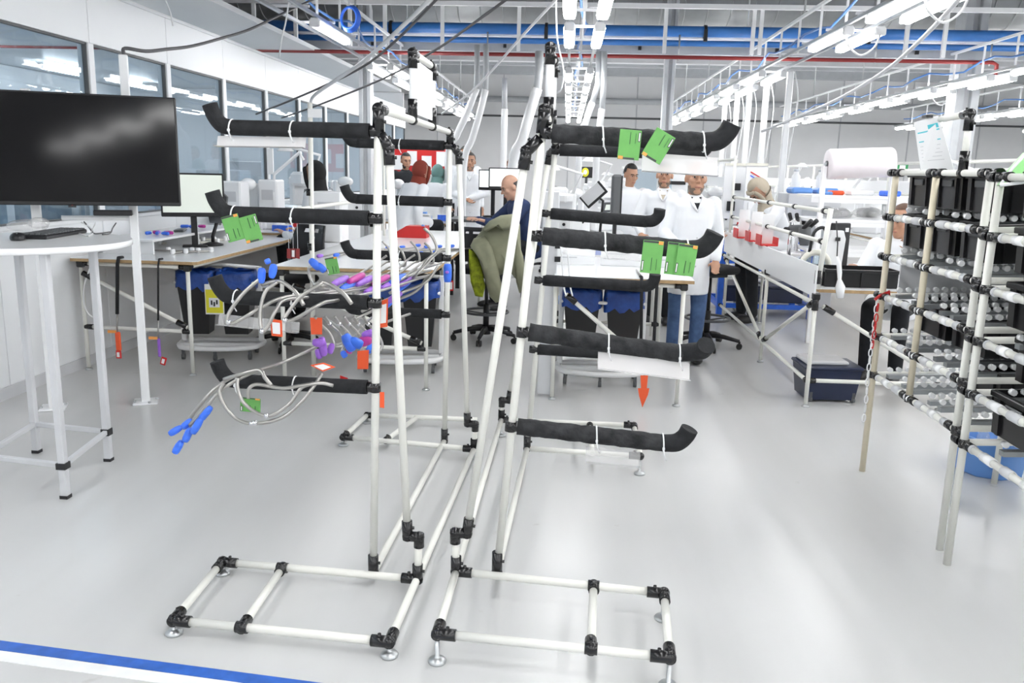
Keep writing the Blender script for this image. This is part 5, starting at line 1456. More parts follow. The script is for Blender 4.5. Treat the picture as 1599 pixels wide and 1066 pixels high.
def person(lab, loc, rz, skin='skin', hair='hair', coat='coat', trousers='darkcloth', shirt=None, pose='stand', lean=0.0, arms=None, head_yaw=0.0, head_pitch=0.0, height=1.72,
           scarf=None, hairstyle='short', coat_len=.6, vox=.011, beard=None, shoes='black', upper_only=False, capstyle=None, head_at=None, hsc=1.0):
    """local frame: faces -Y; one continuous body, clothing and hair as children"""
    s = height / 1.72
    J = dict(pel=V((0, 0, .95)), che=V((0, 0, 1.27)), nck=V((0, .01, 1.45)), hed=V((0, -.015, 1.6)),
             lsh=V((.175, .01, 1.40)), rsh=V((-.175, .01, 1.40)), lel=V((.235, .03, 1.12)), rel=V((-.235, .03, 1.12)),
             lwr=V((.235, -.07, .88)), rwr=V((-.235, -.07, .88)),
             lhp=V((.09, 0, .92)), rhp=V((-.09, 0, .92)), lkn=V((.1, -.02, .5)), rkn=V((-.1, -.02, .5)), lan=V((.1, .03, .09)), ran=V((-.1, .03, .09)))
    drop = 0
    if pose == 'sit':
        drop = .40
        for k in J:
            if k not in ('lkn', 'rkn', 'lan', 'ran'): J[k] = J[k] - V((0, 0, drop))
        J['lkn'] = V((.11, -.42, .53)); J['rkn'] = V((-.11, -.42, .53)); J['lan'] = V((.11, -.36, .1)); J['ran'] = V((-.11, -.36, .1))
    if lean:
        R_ = RX(lean); p = J['pel'].copy()
        for k in ('che', 'nck', 'hed', 'lsh', 'rsh', 'lel', 'rel', 'lwr', 'rwr'): J[k] = p + R_ @ (J[k] - p)
    if arms:
        for k, v in arms.items(): J[k] = V(v)
    if head_at:      # stand so that the head comes to this real point: stature follows when standing, seat height when sitting
        tgt = at(*head_at)
        if pose == 'stand': s = tgt.z / J['hed'].z
        else:
            dz = tgt.z / s - J['hed'].z
            for k in J:
                if k not in ('lkn', 'rkn', 'lan', 'ran') and not (arms and k in arms): J[k] = J[k] + V((0, 0, dz))
            J['lkn'].z += dz; J['rkn'].z += dz
        off = RZ(rz) @ (J['hed'] * s); loc = (tgt.x - off.x, tgt.y - off.y, 0)
    for k in J: J[k] = J[k] * s
    HR = RZ(head_yaw) @ RX(lean * .55 + head_pitch)
    hd = J['hed']
    def hp(x, y, z): return hd + HR @ (V((x, y, z)) * s * hsc)
    def hr(r): return tuple(q * s * hsc for q in r)
    TR = RX(lean)
    b = MB()
    # torso
    b.ell(J['pel'], (.15 * s, .105 * s, .12 * s), TR); b.ell((J['pel'] + J['che']) / 2, (.135 * s, .095 * s, .16 * s), TR); b.ell(J['che'], (.145 * s, .1 * s, .15 * s), TR)
    b.ell(J['che'] + TR @ V((0, .005, .09)) * s, tuple(q * s for q in (.13, .075, .075)), TR)
    for k in ('lsh', 'rsh'): b.ell(J[k] + TR @ V((0, 0, -.015)) * s, .045 * s)
    cap_(b, J['nck'] + (J['che'] - J['nck']) * .25, hp(0, .012, -.06), .056 * s, .05 * s)
    for a in 'lr':
        cap_(b, J[a + 'sh'] + TR @ V((0, 0, -.015)) * s, J[a + 'el'], .042 * s, .036 * s); cap_(b, J[a + 'el'], J[a + 'wr'], .036 * s, .027 * s)
        cap_(b, J[a + 'hp'], J[a + 'kn'], .082 * s, .056 * s); cap_(b, J[a + 'kn'], J[a + 'an'], .053 * s, .036 * s)
        an = J[a + 'an']; b.ell(an + V((0, -.06, -.05)) * s, hr((.042, .115, .035)))
        # hand: palm, four fingers with a bend, thumb
        d_ = (J[a + 'wr'] - J[a + 'el']).normalized(); sd = V((1, 0, 0)) if abs(d_.x) < .8 else V((0, 1, 0))
        sd = (sd - sd.dot(d_) * d_).normalized(); nn = d_.cross(sd)
        wr = J[a + 'wr']; pc = wr + d_ * .05 * s
        RM = Matrix((sd, nn, d_)).transposed()
        b.ell(pc, hr((.04, .017, .052)), RM)
        sg = 1 if a == 'l' else -1
        if nn.y * 1.0 > 0: nn = -nn
        for q, (o_, L_) in enumerate(((-.028, .062), (-.0095, .075), (.0095, .07), (.028, .055))):
            r0 = pc + (sd * o_ + d_ * .042) * s; m1 = r0 + (d_ * L_ * .5 + nn * .006) * s; m2 = m1 + (d_ * L_ * .4 + nn * .028) * s
            cap_(b, r0, m1, .0095 * s, .0088 * s, 7); cap_(b, m1, m2, .0088 * s, .0075 * s, 7)
        r0 = pc - sd * (.032 * sg * s) - d_ * .02 * s
        cap_(b, r0, r0 + (-sd * .028 * sg + d_ * .035 + nn * .012) * s, .011 * s, .009 * s, 7); 
        cap_(b, r0 + (-sd * .028 * sg + d_ * .035 + nn * .012) * s, r0 + (-sd * .03 * sg + d_ * .065 + nn * .02) * s, .009 * s, .008 * s, 7)
    # head
    b.ell(hp(0, .012, .035), hr((.077, .097, .1)), HR, n=20, m=14); b.ell(hp(0, -.02, -.05), hr((.06, .07, .075)), HR); b.ell(hp(0, -.066, -.098), hr((.03, .024, .022)), HR)
    b.ell(hp(0, -.078, .036), hr((.055, .02, .014)), HR); b.ell(hp(0, -.088, -.064), hr((.026, .012, .012)), HR)
    cap_(b, hp(0, -.09, .02), hp(0, -.112, -.018), .009 * s, .0145 * s, 8)
    for sx in (-1, 1):
        b.ell(hp(sx * .012, -.1, -.024), .009 * s, n=8, m=6); b.ell(hp(sx * .042, -.062, -.012), hr((.024, .024, .026)), HR)
        b.ell(hp(sx * .08, .012, -.005), hr((.009, .022, .033)), HR, n=10, m=8)
    me = remesh([b], vox)
    o = link(me, 'person', skin, None); o.location = loc; o.rotation_euler = (0, 0, rz)
    WM[o] = Matrix.Translation(V(loc)) @ Matrix.Rotation(rz, 4, 'Z')
    tag(o, lab, 'person')
    # face details
    for sx in (-1, 1):
        e = MB().ell(hp(sx * .031, -.084, .014), hr((.012, .007, .006)), HR, n=10, m=6).build('eyeball', 'eyewhite', o, local=True)
        MB().ell(hp(sx * .031, -.09, .014), hr((.0068, .0045, .0068)), HR, n=8, m=6).build('iris', 'eye', e, local=True)
        MB().tube([hp(sx * .014, -.094, .034), hp(sx * .032, -.096, .04), hp(sx * .05, -.084, .034)], .0048 * s, n=6).build('eyebrow', 'hair' if hair == 'hair' else hair, o, local=True)
    MB().tube([hp(-.024, -.092, -.064), hp(0, -.1, -.062), hp(.024, -.092, -.064)], .0055 * s, n=6).build('lips', 'lip', o, local=True)
    if beard:
        bd = MB().ell(hp(0, -.018, -.052), hr((.0635, .0735, .079)), HR, n=20, m=14, keep=lambda p: p.z < .012 * s and p.y < .03 * s and not (p.y < -.055 * s and p.z > -.004 * s))
        bd.build('beard', beard, o, local=True)
    # hair / scarf
    if scarf:
        h = MB().ell(hp(0, .02, .03), hr((.094, .11, .122)), HR, n=26, m=20, keep=lambda p: not (p.y < -.045 * s and p.z < .06 * s))
        nkp = J['nck']
        n = 24; rings = []
        for f, (rx_, ry_) in ((0, (.085, .09)), (.35, (.088, .095)), (.7, (.11, .105)), (1, (.17, .125))):
            c = hp(0, .02, -.055) * (1 - f) + (nkp + V((0, -.01, -.07)) * s) * f
            rings.append([c + HR @ V((rx_ * s * math.cos(2 * PI * k / n), ry_ * s * math.sin(2 * PI * k / n), 0)) for k in range(n)])
        h.add([p for r_ in rings for p in r_], [(i * n + k, i * n + (k + 1) % n, (i + 1) * n + (k + 1) % n, (i + 1) * n + k) for i in range(3) for k in range(n)], True)
        for sx in (-1, 1): h.tube([hp(sx * .062, -.06, .075), hp(sx * .078, -.055, .02), hp(sx * .07, -.06, -.05), hp(sx * .02, -.075, -.112)], .02 * s, n=8, smooth_n=3)
        h.tube([hp(-.062, -.06, .078), hp(0, -.086, .09), hp(.062, -.06, .078)], .018 * s, n=8, smooth_n=3)
        h.build('headscarf', scarf, o, local=True)
    elif hairstyle == 'short':
        MB().ell(hp(0, .018, .042), hr((.083, .1, .104)), HR, n=24, m=18, keep=lambda p: (p.z > .045 * s) if p.y < -.03 * s else (p.z > -.045 * s if p.y > .0 else p.z > .0)).build('hair', hair, o, local=True)
    elif hairstyle == 'receding':
        MB().ell(hp(0, .022, .036), hr((.081, .098, .1)), HR, n=24, m=18, keep=lambda p: (p.z > .075 * s) if p.y < -.02 * s else p.z > -.045 * s).build('hair', hair, o, local=True)
    elif hairstyle == 'sides':
        MB().ell(hp(0, .022, .03), hr((.079, .096, .098)), HR, n=24, m=18, keep=lambda p: -.05 * s < p.z < .02 * s and p.y > -.01 * s).build('hair', hair, o, local=True)
    elif hairstyle == 'long':
        h = MB().ell(hp(0, .022, .036), hr((.088, .104, .108)), HR, n=24, m=18, keep=lambda p: (p.z > .055 * s) if p.y < -.03 * s else p.z > -.09 * s)
        h.ell(hp(0, .1, -.02), hr((.045, .05, .06)), HR); h.build('hair', hair, o, local=True)
    if capstyle:
        MB().lathe([(.001, .105 * s), (.07 * s, .1 * s), (.088 * s, .075 * s), (.09 * s, .055 * s)], hd, n=20, cap=False).build('flat_cap', capstyle, o, local=True)
    # coat : torso, skirt, sleeves as one garment
    g = MB()
    sp = [J['pel'] - TR @ V((0, 0, .14)) * s, J['pel'], (J['pel'] + J['che']) / 2, J['che'], J['che'] + TR @ V((0, .005, .1)) * s, J['che'] + TR @ V((0, .01, .155)) * s, J['nck'] + TR @ V((0, 0, .0)) * s]
    ra = [(.172, .128), (.172, .126), (.16, .116), (.172, .12), (.178, .108), (.15, .092), (.068, .064)]
    n = 28; vs_ = []
    for c_, (rx_, ry_) in zip(sp, ra):
        for k in range(n):
            th = 2 * PI * k / n; ca, sa = math.cos(th), math.sin(th); q = (abs(ca) ** 2.6 + abs(sa) ** 2.6) ** (1 / 2.6)
            vs_.append(c_ + TR @ V((rx_ * s * ca / q, ry_ * s * sa / q, 0)))
    fs_ = [(i * n + k, i * n + (k + 1) % n, (i + 1) * n + (k + 1) % n, (i + 1) * n + k) for i in range(len(sp) - 1) for k in range(n)] + [tuple(range(n))[::-1], tuple(range((len(sp) - 1) * n, len(sp) * n))]
    g.add(vs_, fs_, True)
    for k in ('lsh', 'rsh'): g.ell(J[k] + TR @ V((0, 0, -.01)) * s, .07 * s)
    for a in 'lr':
        cap_(g, J[a + 'sh'] + TR @ V((0, 0, -.012)) * s, J[a + 'el'], .066 * s, .056 * s); we = J[a + 'el'] + (J[a + 'wr'] - J[a + 'el']) * .93; cap_(g, J[a + 'el'], we, .056 * s, .043 * s)
    if coat_len > 0 and pose == 'stand':
        zc_ = J['pel'].z - coat_len * s * .55
        g.lathe([(.001, 0), (.178 * s, 0), (.182 * s, .1 * s), (.172 * s, (J['pel'].z - zc_)), (.001, (J['pel'].z - zc_) + .02)], (0, .0, zc_), n=24)
        m2 = g.v[-24 * 5:]
        for p in m2: p.y *= .8
    elif pose == 'sit' and coat_len > 0:
        for a in 'lr': cap_(g, J[a + 'hp'] + V((0, 0, .02)), J[a + 'hp'] + (J[a + 'kn'] - J[a + 'hp']) * .6 + V((0, 0, .02)), .105 * s, .088 * s)
    nk = J['nck'] + (hp(0, .012, -.06) - J['nck']) * .15
    g.torus(nk, .058 * s, .014 * s, hp(0, 0, .05) - J['nck'], n=20, m=8)
    ga = link(remesh([g], vox * 1.15, 4), 'lab_coat' if coat == 'coat' else 'jacket', coat, o)
    if shirt:
        a0 = J['nck'] + TR @ V((0, -.055, .0)) * s; a1 = J['che'] + TR @ V((0, -.128, .06)) * s
        x = V((1, 0, 0)); th = TR @ V((0, -.012, 0))
        P = [a0 - x * .052 * s, a0 + x * .052 * s, a1]
        MB().add(P + [p + th for p in P], [(0, 1, 2), (5, 4, 3), (0, 3, 4, 1), (1, 4, 5, 2), (2, 5, 3, 0)]).build('shirt_front', shirt, ga, local=True)
        for sx in (-1, 1):
            MB().tube([a0 + x * .058 * sx * s + th, (a0 + a1) / 2 + x * .036 * sx * s + th * 1.2, a1 + th * 1.3], .014 * s, n=6, rs=[.012 * s, .016 * s, .006 * s]).build('lapel', coat, ga, local=True)
    if coat == 'coat' and pose == 'stand':
        for k in range(3): MB().ell(J['pel'] + V((.012, -.142, .16 - k * .12)) * s + V((0, lean * -.05, 0)), .008 * s, n=8, m=6).build('button', 'lgrey', ga, local=True)
    # trousers and shoes
    if not upper_only:
        g = MB(); g.ell(J['pel'], (.17 * s, .125 * s, .12 * s))
        for a in 'lr': cap_(g, J[a + 'hp'], J[a + 'kn'], .096 * s, .07 * s); cap_(g, J[a + 'kn'], J[a + 'an'] + V((0, 0, .02)), .07 * s, .056 * s)
        link(remesh([g], vox * 1.2, 3), 'trousers', trousers, o)
        for a in 'lr':
            an = J[a + 'an']
            MB().ell(an + V((0, -.065, -.042)) * s, hr((.05, .135, .046)), keep=None).build('shoe', shoes, o, local=True)
    return o

# three men by the right bench
person('man in a white lab coat and jeans standing nearest the camera on the right', (1.04, 6.92, 0), .12, 'skin', 'hairgrey', trousers='jeans', shirt='darkcloth', head_at=(1087, 279, 6.9), hsc=1.08, beard='stubble', hairstyle='receding', vox=.009, lean=.02,
       arms=dict(lel=(.25, .05, 1.12), lwr=(.2, -.1, .92), rel=(-.24, .0, 1.13), rwr=(-.2, -.22, 1.08)), head_yaw=-.05)
person('man in a white lab coat with open collar standing behind the nearest man', (.86, 7.75, 0), -.15, 'skin', 'hairgrey', trousers='darkcloth', shirt='hijabbeige', head_at=(1038, 274, 8.7), hsc=1.04, beard='stubble', hairstyle='short', vox=.009,
       arms=dict(rel=(-.27, -.05, 1.12), rwr=(-.2, -.28, 1.0), lel=(.24, .0, 1.12), lwr=(.15, -.24, 1.02)))
person('dark-haired man in a white lab coat looking down, left of the other two men', (.62, 9.3, 0), .25, 'skin', 'hair', trousers='darkcloth', shirt=None, head_at=(985, 274, 9.9), hairstyle='short', vox=.011, head_pitch=.25, head_yaw=.2)
# pair standing at the back left of centre
p = at(748, 262, 11.6); person('man in a white coat looking towards the camera at the far middle', (p.x, 11.6, 0), .1, 'skin', 'hairgrey', shirt='paper', head_at=(734, 253, 12.9), beard='stubble', vox=.012, arms=dict(lel=(.25, -.02, 1.15), lwr=(.0, -.2, 1.08), rel=(-.25, 0, 1.14), rwr=(-.02, -.22, 1.05)))
p = at(730, 262, 12.2); person('dark-haired man half hidden behind the far man in white', (p.x, 12.3, 0), .3, 'skin', 'hair', coat='coat', head_at=(727, 243, 13.5), vox=.012)
p = at(632, 262, 11.0); person('bearded man in a black jacket behind the left rack brace', (p.x, 11.0, 0), .5, 'skin', 'hair', coat='darkcloth', coat_len=0, head_at=(634, 252, 14.2), beard='hair', vox=.012, head_pitch=.15)
p = at(800, 262, 15); person('man in dark clothes with flat-topped hair far behind the monitors', (p.x, 15.0, 0), -1.2, 'skin_d', 'hair', coat='darkcloth', coat_len=0, head_at=(800, 256, 15), vox=.014, beard='hair')
# bald man in navy seated on the left of the right rack
p = at(805, 290, 8.8); person('bald man in a navy jacket bent over the bench in the middle', (p.x, 8.8, 0), -1.15, 'skin_l', 'hairgrey', coat='navycloth', coat_len=0, pose='sit', lean=.36, height=1.78, hairstyle='sides', vox=.011, head_pitch=.22, head_at=(797, 293, 9.3),
       arms=dict(lel=(.25, -.36, .92), lwr=(.16, -.56, .97), rel=(-.25, -.36, .92), rwr=(-.14, -.56, .97)))
# woman with black scarf, seated, seen from the side
p = at(505, 285, 8.0); person('woman in a black headscarf and white coat seated facing the windows', (p.x + .02, 8.0, 0), -PI / 2 - .25, 'skin_l', scarf='hijabblack', pose='sit', lean=.12, height=1.66, vox=.011, head_pitch=.12, head_at=(491, 274, 8.1),
       arms=dict(lel=(.24, -.12, .82), lwr=(.15, -.36, .92), rel=(-.24, -.12, .82), rwr=(-.15, -.36, .92)))
p = at(658, 275, 9.6); person('woman in a rust red headscarf and pale coat bent over her work', (p.x, 9.6, 0), PI * .75, 'skin_l', scarf='hijabred', pose='sit', lean=.35, height=1.66, vox=.012, head_at=(658, 270, 9.9))
p = at(684, 280, 10.2); person('woman in a teal headscarf and white coat seen from behind', (p.x, 10.2, 0), PI * .9, 'skin_l', scarf='hijabteal', pose='sit', lean=.3, height=1.62, vox=.012, head_at=(684, 272, 12.2))
# woman with beige scarf bent over the right bench
p = at(1195, 300, 8.3); person('woman in a beige headscarf and white coat bent low over the right bench', (2.25, 8.15, 0), -1.25, 'skin_l', scarf='hijabbeige', pose='sit', lean=.5, height=1.76, vox=.011, head_pitch=.75, head_at=(1186, 299, 9.0),
       arms=dict(lel=(.24, -.4, .9), lwr=(.12, -.58, .92), rel=(-.24, -.4, .9), rwr=(-.12, -.58, .92)))
# woman on the phone behind the flow rack
person('woman in a white coat and black trousers seated behind the flow rack', (2.68, 6.75, 0), -.5, 'skin', 'hairbrown', trousers='darkcloth', pose='sit', lean=.12, height=1.68, hairstyle='long', vox=.011, head_yaw=-.5, head_pitch=.1, head_at=(1408, 346, 6.7),
       arms=dict(rel=(-.28, -.14, .8), rwr=(-.26, -.42, .9), lel=(.26, .0, .8), lwr=(.12, -.2, 1.05)))
person('seated worker in a dark top far behind the tilted tablet', (at(868, 275, 13).x, 13.0, 0), 2.2, 'skin_d', 'hair', coat='coat', coat_len=0, pose='sit', height=1.7, vox=.014)
office_chair('black office chair far behind the right rack', (at(858, 290, 13).x, 13.25, 0), 2.2 + PI, .5, ring=False, back_h=.5)
# ================================================================ BACKGROUND WORKSTATIONS
def machine(lab, loc, rz, v=0, sc=1.0, body='white_gloss', cat='machine'):
    """bench-top assembly machine: body, column, head, lamp arm, panel"""
    t = thing('bench_machine', lab, cat, loc, rz, 'bench-top machines')
    L = True
    MB().box((0, .05 * sc, .1 * sc), (.36 * sc, .34 * sc, .2 * sc), bev=.02 * sc).build('machine_base', body, t, local=L)
    MB().box((0, .16 * sc, .32 * sc), (.2 * sc, .1 * sc, .3 * sc), bev=.015 * sc).build('column', body, t, local=L)
    if v % 3 == 0:
        MB().ell((0, .02 * sc, .46 * sc), (.085 * sc, .17 * sc, .065 * sc)).build('machine_head', body, t, local=L)
        MB().cyl((0, -.1 * sc, .25 * sc), (0, -.1 * sc, .4 * sc), .025 * sc, n=10).build('spindle', 'zinc', t, local=L)
    elif v % 3 == 1:
        MB().box((0, .0, .46 * sc), (.24 * sc, .3 * sc, .14 * sc), bev=.03 * sc).build('machine_head', body, t, local=L)
        p = MB().box((.0, -.13 * sc, .3 * sc), (.2 * sc, .02 * sc, .13 * sc), RX(.3), bev=.005).build('control_panel', 'dgrey', t, local=L)
        MB().box((.0, -.142 * sc, .3 * sc), (.12 * sc, .01 * sc, .07 * sc), RX(.3)).build('panel_screen', 'screen', p, local=L)
    else:
        MB().tube([(.05 * sc, .16 * sc, .45 * sc), (.2 * sc, .1 * sc, .7 * sc), (-.05 * sc, -.1 * sc, .78 * sc)], .018 * sc, n=8).build('lamp_arm', body, t, local=L)
        MB().lathe([(.03 * sc, .05 * sc), (.09 * sc, 0), (.09 * sc, -.01 * sc), (.02 * sc, .0)], (-.08 * sc, -.12 * sc, .74 * sc), n=16).build('lamp_shade', body, t, local=L)
        MB().box((0, .02 * sc, .42 * sc), (.18 * sc, .22 * sc, .1 * sc), bev=.02 * sc).build('machine_head', body, t, local=L)
    for sx in (-.09, .09): MB().cyl((sx * sc, -.125 * sc, .13 * sc), (sx * sc, -.14 * sc, .13 * sc), .018 * sc, n=8).build('knob', 'black', t, local=L)
    return t
def overhead(lab, x, y0, y1, z0, z1, mt='pipe'):
    t = thing('shelf_frame', lab, 'frame', (x, (y0 + y1) / 2, .88))
    n = max(2, int((y1 - y0) / 1.5) + 1)
    for k in range(n):
        y = y0 + (y1 - y0) * k / (n - 1)
        MB().cyl((x, y, .88), (x, y, z1), .018, n=8).build('post', mt, t)
        sleeve((x, y, z0), (0, 0, 1), t, .06, .024)
    for z in (z0, z1): MB().cyl((x, y0, z), (x, y1, z), .018, n=8).build('rail', mt, t)
    MB().box((x, (y0 + y1) / 2, z0 + .08), (.02, y1 - y0, .14)).build('sign_strip', 'white_gloss', t)
    return t
PALETTE = ['bluecap', 'white_gloss', 'paleblue', 'lgrey', 'black', 'orange', 'paper', 'red']
WORDS = {'bluecap': 'blue', 'white_gloss': 'white', 'paleblue': 'pale blue', 'lgrey': 'grey', 'black': 'black', 'orange': 'orange', 'paper': 'white paper', 'red': 'red'}
cnt = {}
def clutter(where, x0, x1, y0, y1, z, n, seed):
    rn = random.Random(seed)
    order = []
    for i in range(n):
        order.append((rn.uniform(y0, y1), rn.uniform(x0, x1), rn.choice(PALETTE), rn.uniform(.06, .2), rn.uniform(.03, .13)))
    order.sort()
    cc = {}
    for (y, x, mt, w_, h_) in order:
        k = cc.get(mt, 0); cc[mt] = k + 1
        t = thing('parts_box', '%s %s parts box on the %s' % (ORD[k], WORDS[mt], where), 'box', (x, y, z), rn.uniform(-.4, .4), 'parts boxes on the far benches')
        MB().box((0, 0, h_ / 2), (w_, w_ * .8, h_), bev=.006).build('box_body', mt, t, local=True)
        MB().box((0, 0, h_), (w_ * .86, w_ * .66, .008)).build('box_lid', 'paper' if mt != 'paper' else 'lgrey', t, local=True)
FAR = [('window bench on the left', -3.5, -2.75, 8.2, 12.7, 11), ('rear middle-left bench', -2.5, -1.5, 10.45, 11.35, 12), ('far centre bench', .35, .9, 11.5, 17, 13), ('rear right bench', 1.6, 2.6, 10.6, 13.9, 14),
       ('first far right bench', 3.6, 4.6, 7.6, 18, 15), ('second far right bench', 6.2, 7.2, 8.5, 19, 16), ('third far right bench', 9.0, 10.0, 11, 20, 17)]
for (nm, x0, x1, y0, y1, sd) in FAR:
    z = .88
    bench('workbench', 'long white %s with equipment on it' % nm, x0, x1, y0, y1, z, [(x0 + .05, y0 + .05), (x1 - .05, y0 + .05), (x0 + .05, y1 - .05), (x1 - .05, y1 - .05), (x0 + .05, (y0 + y1) / 2), (x1 - .05, (y0 + y1) / 2)],
          rails=[((x0 + .05, y0 + .05, .3), (x1 - .05, y0 + .05, .3)), ((x0 + .05, y0 + .05, .3), (x0 + .05, y1 - .05, .3))])
    xf = x0 + .08 if x0 > 0 else x1 - .08
    if x0 > 1: overhead('white shelf frame over the %s' % nm, (x0 + x1) / 2, y0 + .2, y1 - .2, 1.38, 1.75)
    k = 0; y = y0 + .4
    while y < y1 - .3:
        for q in ((x0 + .28, .3), (x1 - .28, -.3)) if x0 > 3 else ((((x0 + x1) / 2) + (.18 if k % 2 else -.18), .3),):
            machine('%s %s machine on the %s' % (ORD[k // 3], ('round-headed white', 'box-headed white', 'white lamp-armed')[k % 3], nm), (q[0], y, z), q[1] + .6 * math.sin(k * 2.3), k, 1.0 + .15 * math.sin(k))
            k += 1
        y += .95 if x0 > 3 else .85
    clutter(nm, x0 + .08, x1 - .08, y0 + .1, y1 - .2, z, 16 if x0 > 3 else 12, sd)
# monitors in the middle distance
p = at(790, 279, 10.3); monitor('white lit monitor at the far middle beside the bald man', (p.x, 10.3, .95), .05, .42, .26, 'screenw', p.z - .95)
p = at(768, 281, 10.9); monitor('white lit monitor half hidden behind the far man in white', (p.x, 10.9, .95), -.3, .36, .26, 'screenw', p.z - .95)
t = thing('equipment_table', 'dark equipment table under the far middle monitors', 'table', (-.95, 10.6, 0))
MB().box((-.95, 10.6, .93), (1.0, .7, .035), bev=.006).build('table_top', 'dgrey', t)
for sx in (-.45, .45):
    for sy in (-.3, .3): MB().box((-.95 + sx, 10.6 + sy, .455), (.05, .05, .91)).build('leg', 'black', t)
MB().box((-.95, 10.7, .55), (.7, .4, .3), bev=.01).build('cabinet', 'black', t)
# tall dark monitor seen from behind left of the looking-down man
a, b = at(956, 272, 8.0), at(969, 337, 8.0)
t = thing('monitor', 'tall dark monitor turned sideways left of the looking-down man', 'monitor', ((a.x + b.x) / 2, 8.0, .9))
MB().box(((a.x + b.x) / 2, 8.02, (a.z + b.z) / 2), (b.x - a.x, .16, a.z - b.z), bev=.02).build('casing', 'dgrey', t)
MB().box((b.x - .004, 8.02, (a.z + b.z) / 2), (.01, .15, (a.z - b.z) * .94)).build('bezel', 'black', t)
MB().cyl(((a.x + b.x) / 2, 8.05, .9), ((a.x + b.x) / 2, 8.05, b.z + .02), .02, n=8).build('stand', 'black', t)
# blue-edged bench in front of the men
t = thing('workbench', 'white bench with a bright blue edge in front of the three men', 'workbench', (.45, 7.9, 0))
MB().box((.42, 7.75, .885), (1.0, .7, .03), bev=.004).build('bench_top', 'top', t); MB().box((.42, 7.395, .865), (1.0, .015, .06)).build('blue_edge', 'blue', t)
for sx in (-.45, .45):
    for sy in (-.3, .3): MB().cyl((.42 + sx, 7.75 + sy, 0), (.42 + sx, 7.75 + sy, .87), .018, n=8).build('leg', 'pipe', t)
# tilted tablet
c = at(927, 304, 8.6)
t = thing('tablet_display', 'tilted black tablet display on a stand left of centre bench', 'display', (c.x, 8.6, .9))
MB().box(c, (.26, .02, .16), RY(-.75) @ RX(.4), bev=.006).build('casing', 'black', t); MB().box(c + V((-.012, -.014, .008)), (.22, .008, .13), RY(-.75) @ RX(.4)).build('screen', 'lgrey', t)
MB().tube([(c.x + .08, 8.65, .9), (c.x + .1, 8.65, c.z - .06), c + V((.02, .02, 0))], .014, n=8).build('stand_arm', 'black', t)
t = thing('workbench', 'small white bench with machines behind the upper right foam arms', 'workbench', (.05, 9.2, 0))
MB().box((.22, 9.3, .885), (.86, 1.3, .03), bev=.004).build('bench_top', 'top', t)
for sx in (-.38, .38):
    for sy in (-.6, .6): MB().cyl((.22 + sx, 9.3 + sy, 0), (.22 + sx, 9.3 + sy, .87), .018, n=8).build('leg', 'pipe', t)
for i, (px_, Y, v) in enumerate(((878, 8.8, 2), (900, 9.3, 0), (868, 9.7, 1), (938, 9.6, 1))):
    machine('white bench machine behind the right rack, %s of four' % ORD[i], (at(px_, 300, Y).x, Y, .9), .4 * (i - 1), v, .9)
# dark picture screen with a yellow-green emblem shape on the back
c = at(916, 269, 19)
t = thing('wall_screen', 'dark wall screen with a yellow-green patch at the far end', 'screen', (c.x, 19, 0))
MB().box((c.x, 19, c.z), (.42, .05, .24)).build('casing', 'black', t); MB().ell((c.x - .03, 18.97, c.z), (.08, .01, .1)).build('picture_patch', 'yellow', t); MB().ell((c.x - .03, 18.96, c.z), (.04, .01, .05)).build('picture_patch', 'paper', t)
MB().cyl((c.x, 19.04, 0), (c.x, 19.04, c.z), .03, n=8).build('stand', 'dgrey', t)
# grey instrument cabinet behind the men
c = at(1010, 268, 14.6)
t = thing('instrument_cabinet', 'pale instrument cabinet with glass hood behind the three men', 'cabinet', (c.x, 14.6, 0))
MB().box((c.x, 14.6, .6), (.8, .6, 1.2), bev=.01).build('cabinet_body', 'lgrey', t); MB().box((c.x, 14.55, 1.42), (.8, .5, .4), bev=.04).build('glass_hood', 'glass', t); MB().box((c.x, 14.6, 1.64), (.82, .6, .04)).build('hood_top', 'white_gloss', t)
for k in range(3): MB().box((c.x, 14.295, .35 + k * .3), (.7, .02, .24), bev=.005).build('drawer_front', 'white', t)
for i, x_ in enumerate((1050, 1096)):
    c = at(x_, 280, 15.8)
    t = thing('server_rack', ('white equipment rack with black slots behind the men, left one', 'white equipment rack with black slots behind the men, right one')[i], 'rack', (c.x, 15.8, 0))
    MB().box((c.x, 15.8, .85), (.5, .6, 1.7), bev=.01).build('rack_body', 'white', t)
    for k in range(6): MB().box((c.x, 15.49, .4 + k * .2), (.4, .02, .06)).build('slot', 'black', t)
# red-white notice board at back left
c = at(655, 250, 15.5)
t = thing('notice_board', 'red and white notice board behind the left rack', 'board', (c.x, 15.5, 0))
MB().box((c.x, 15.5, c.z), (1.1, .05, .5)).build('board_panel', 'red', t)
for k in range(4): MB().box((c.x - .4 + k * .27, 15.46, c.z + (.03 if k % 2 else -.05)), (.18, .02, .26)).build('notice_sheet', 'paper', t)
for sx in (-.5, .5): MB().cyl((c.x + sx, 15.52, 0), (c.x + sx, 15.52, c.z), .02, n=8).build('post', 'zinc', t)
# red box and other items on the rear middle bench
c = at(645, 346, 8.4)
t = thing('parts_bin', 'red open parts bin on the middle-left bench', 'bin', (c.x, 8.4, zb2))
MB().prism([(-.15, 0), (.15, 0), (.15, .12), (-.05, .12), (-.15, .06)], .2, Matrix.Translation((c.x, 8.5, zb2)) @ Matrix.Rotation(PI / 2, 4, 'X')).build('bin_shell', 'red', t)
cap(t, (c.x + .1, 8.35, zb2 + .13), (c.x + .16, 8.33, zb2 + .06), .02, 'paleblue')
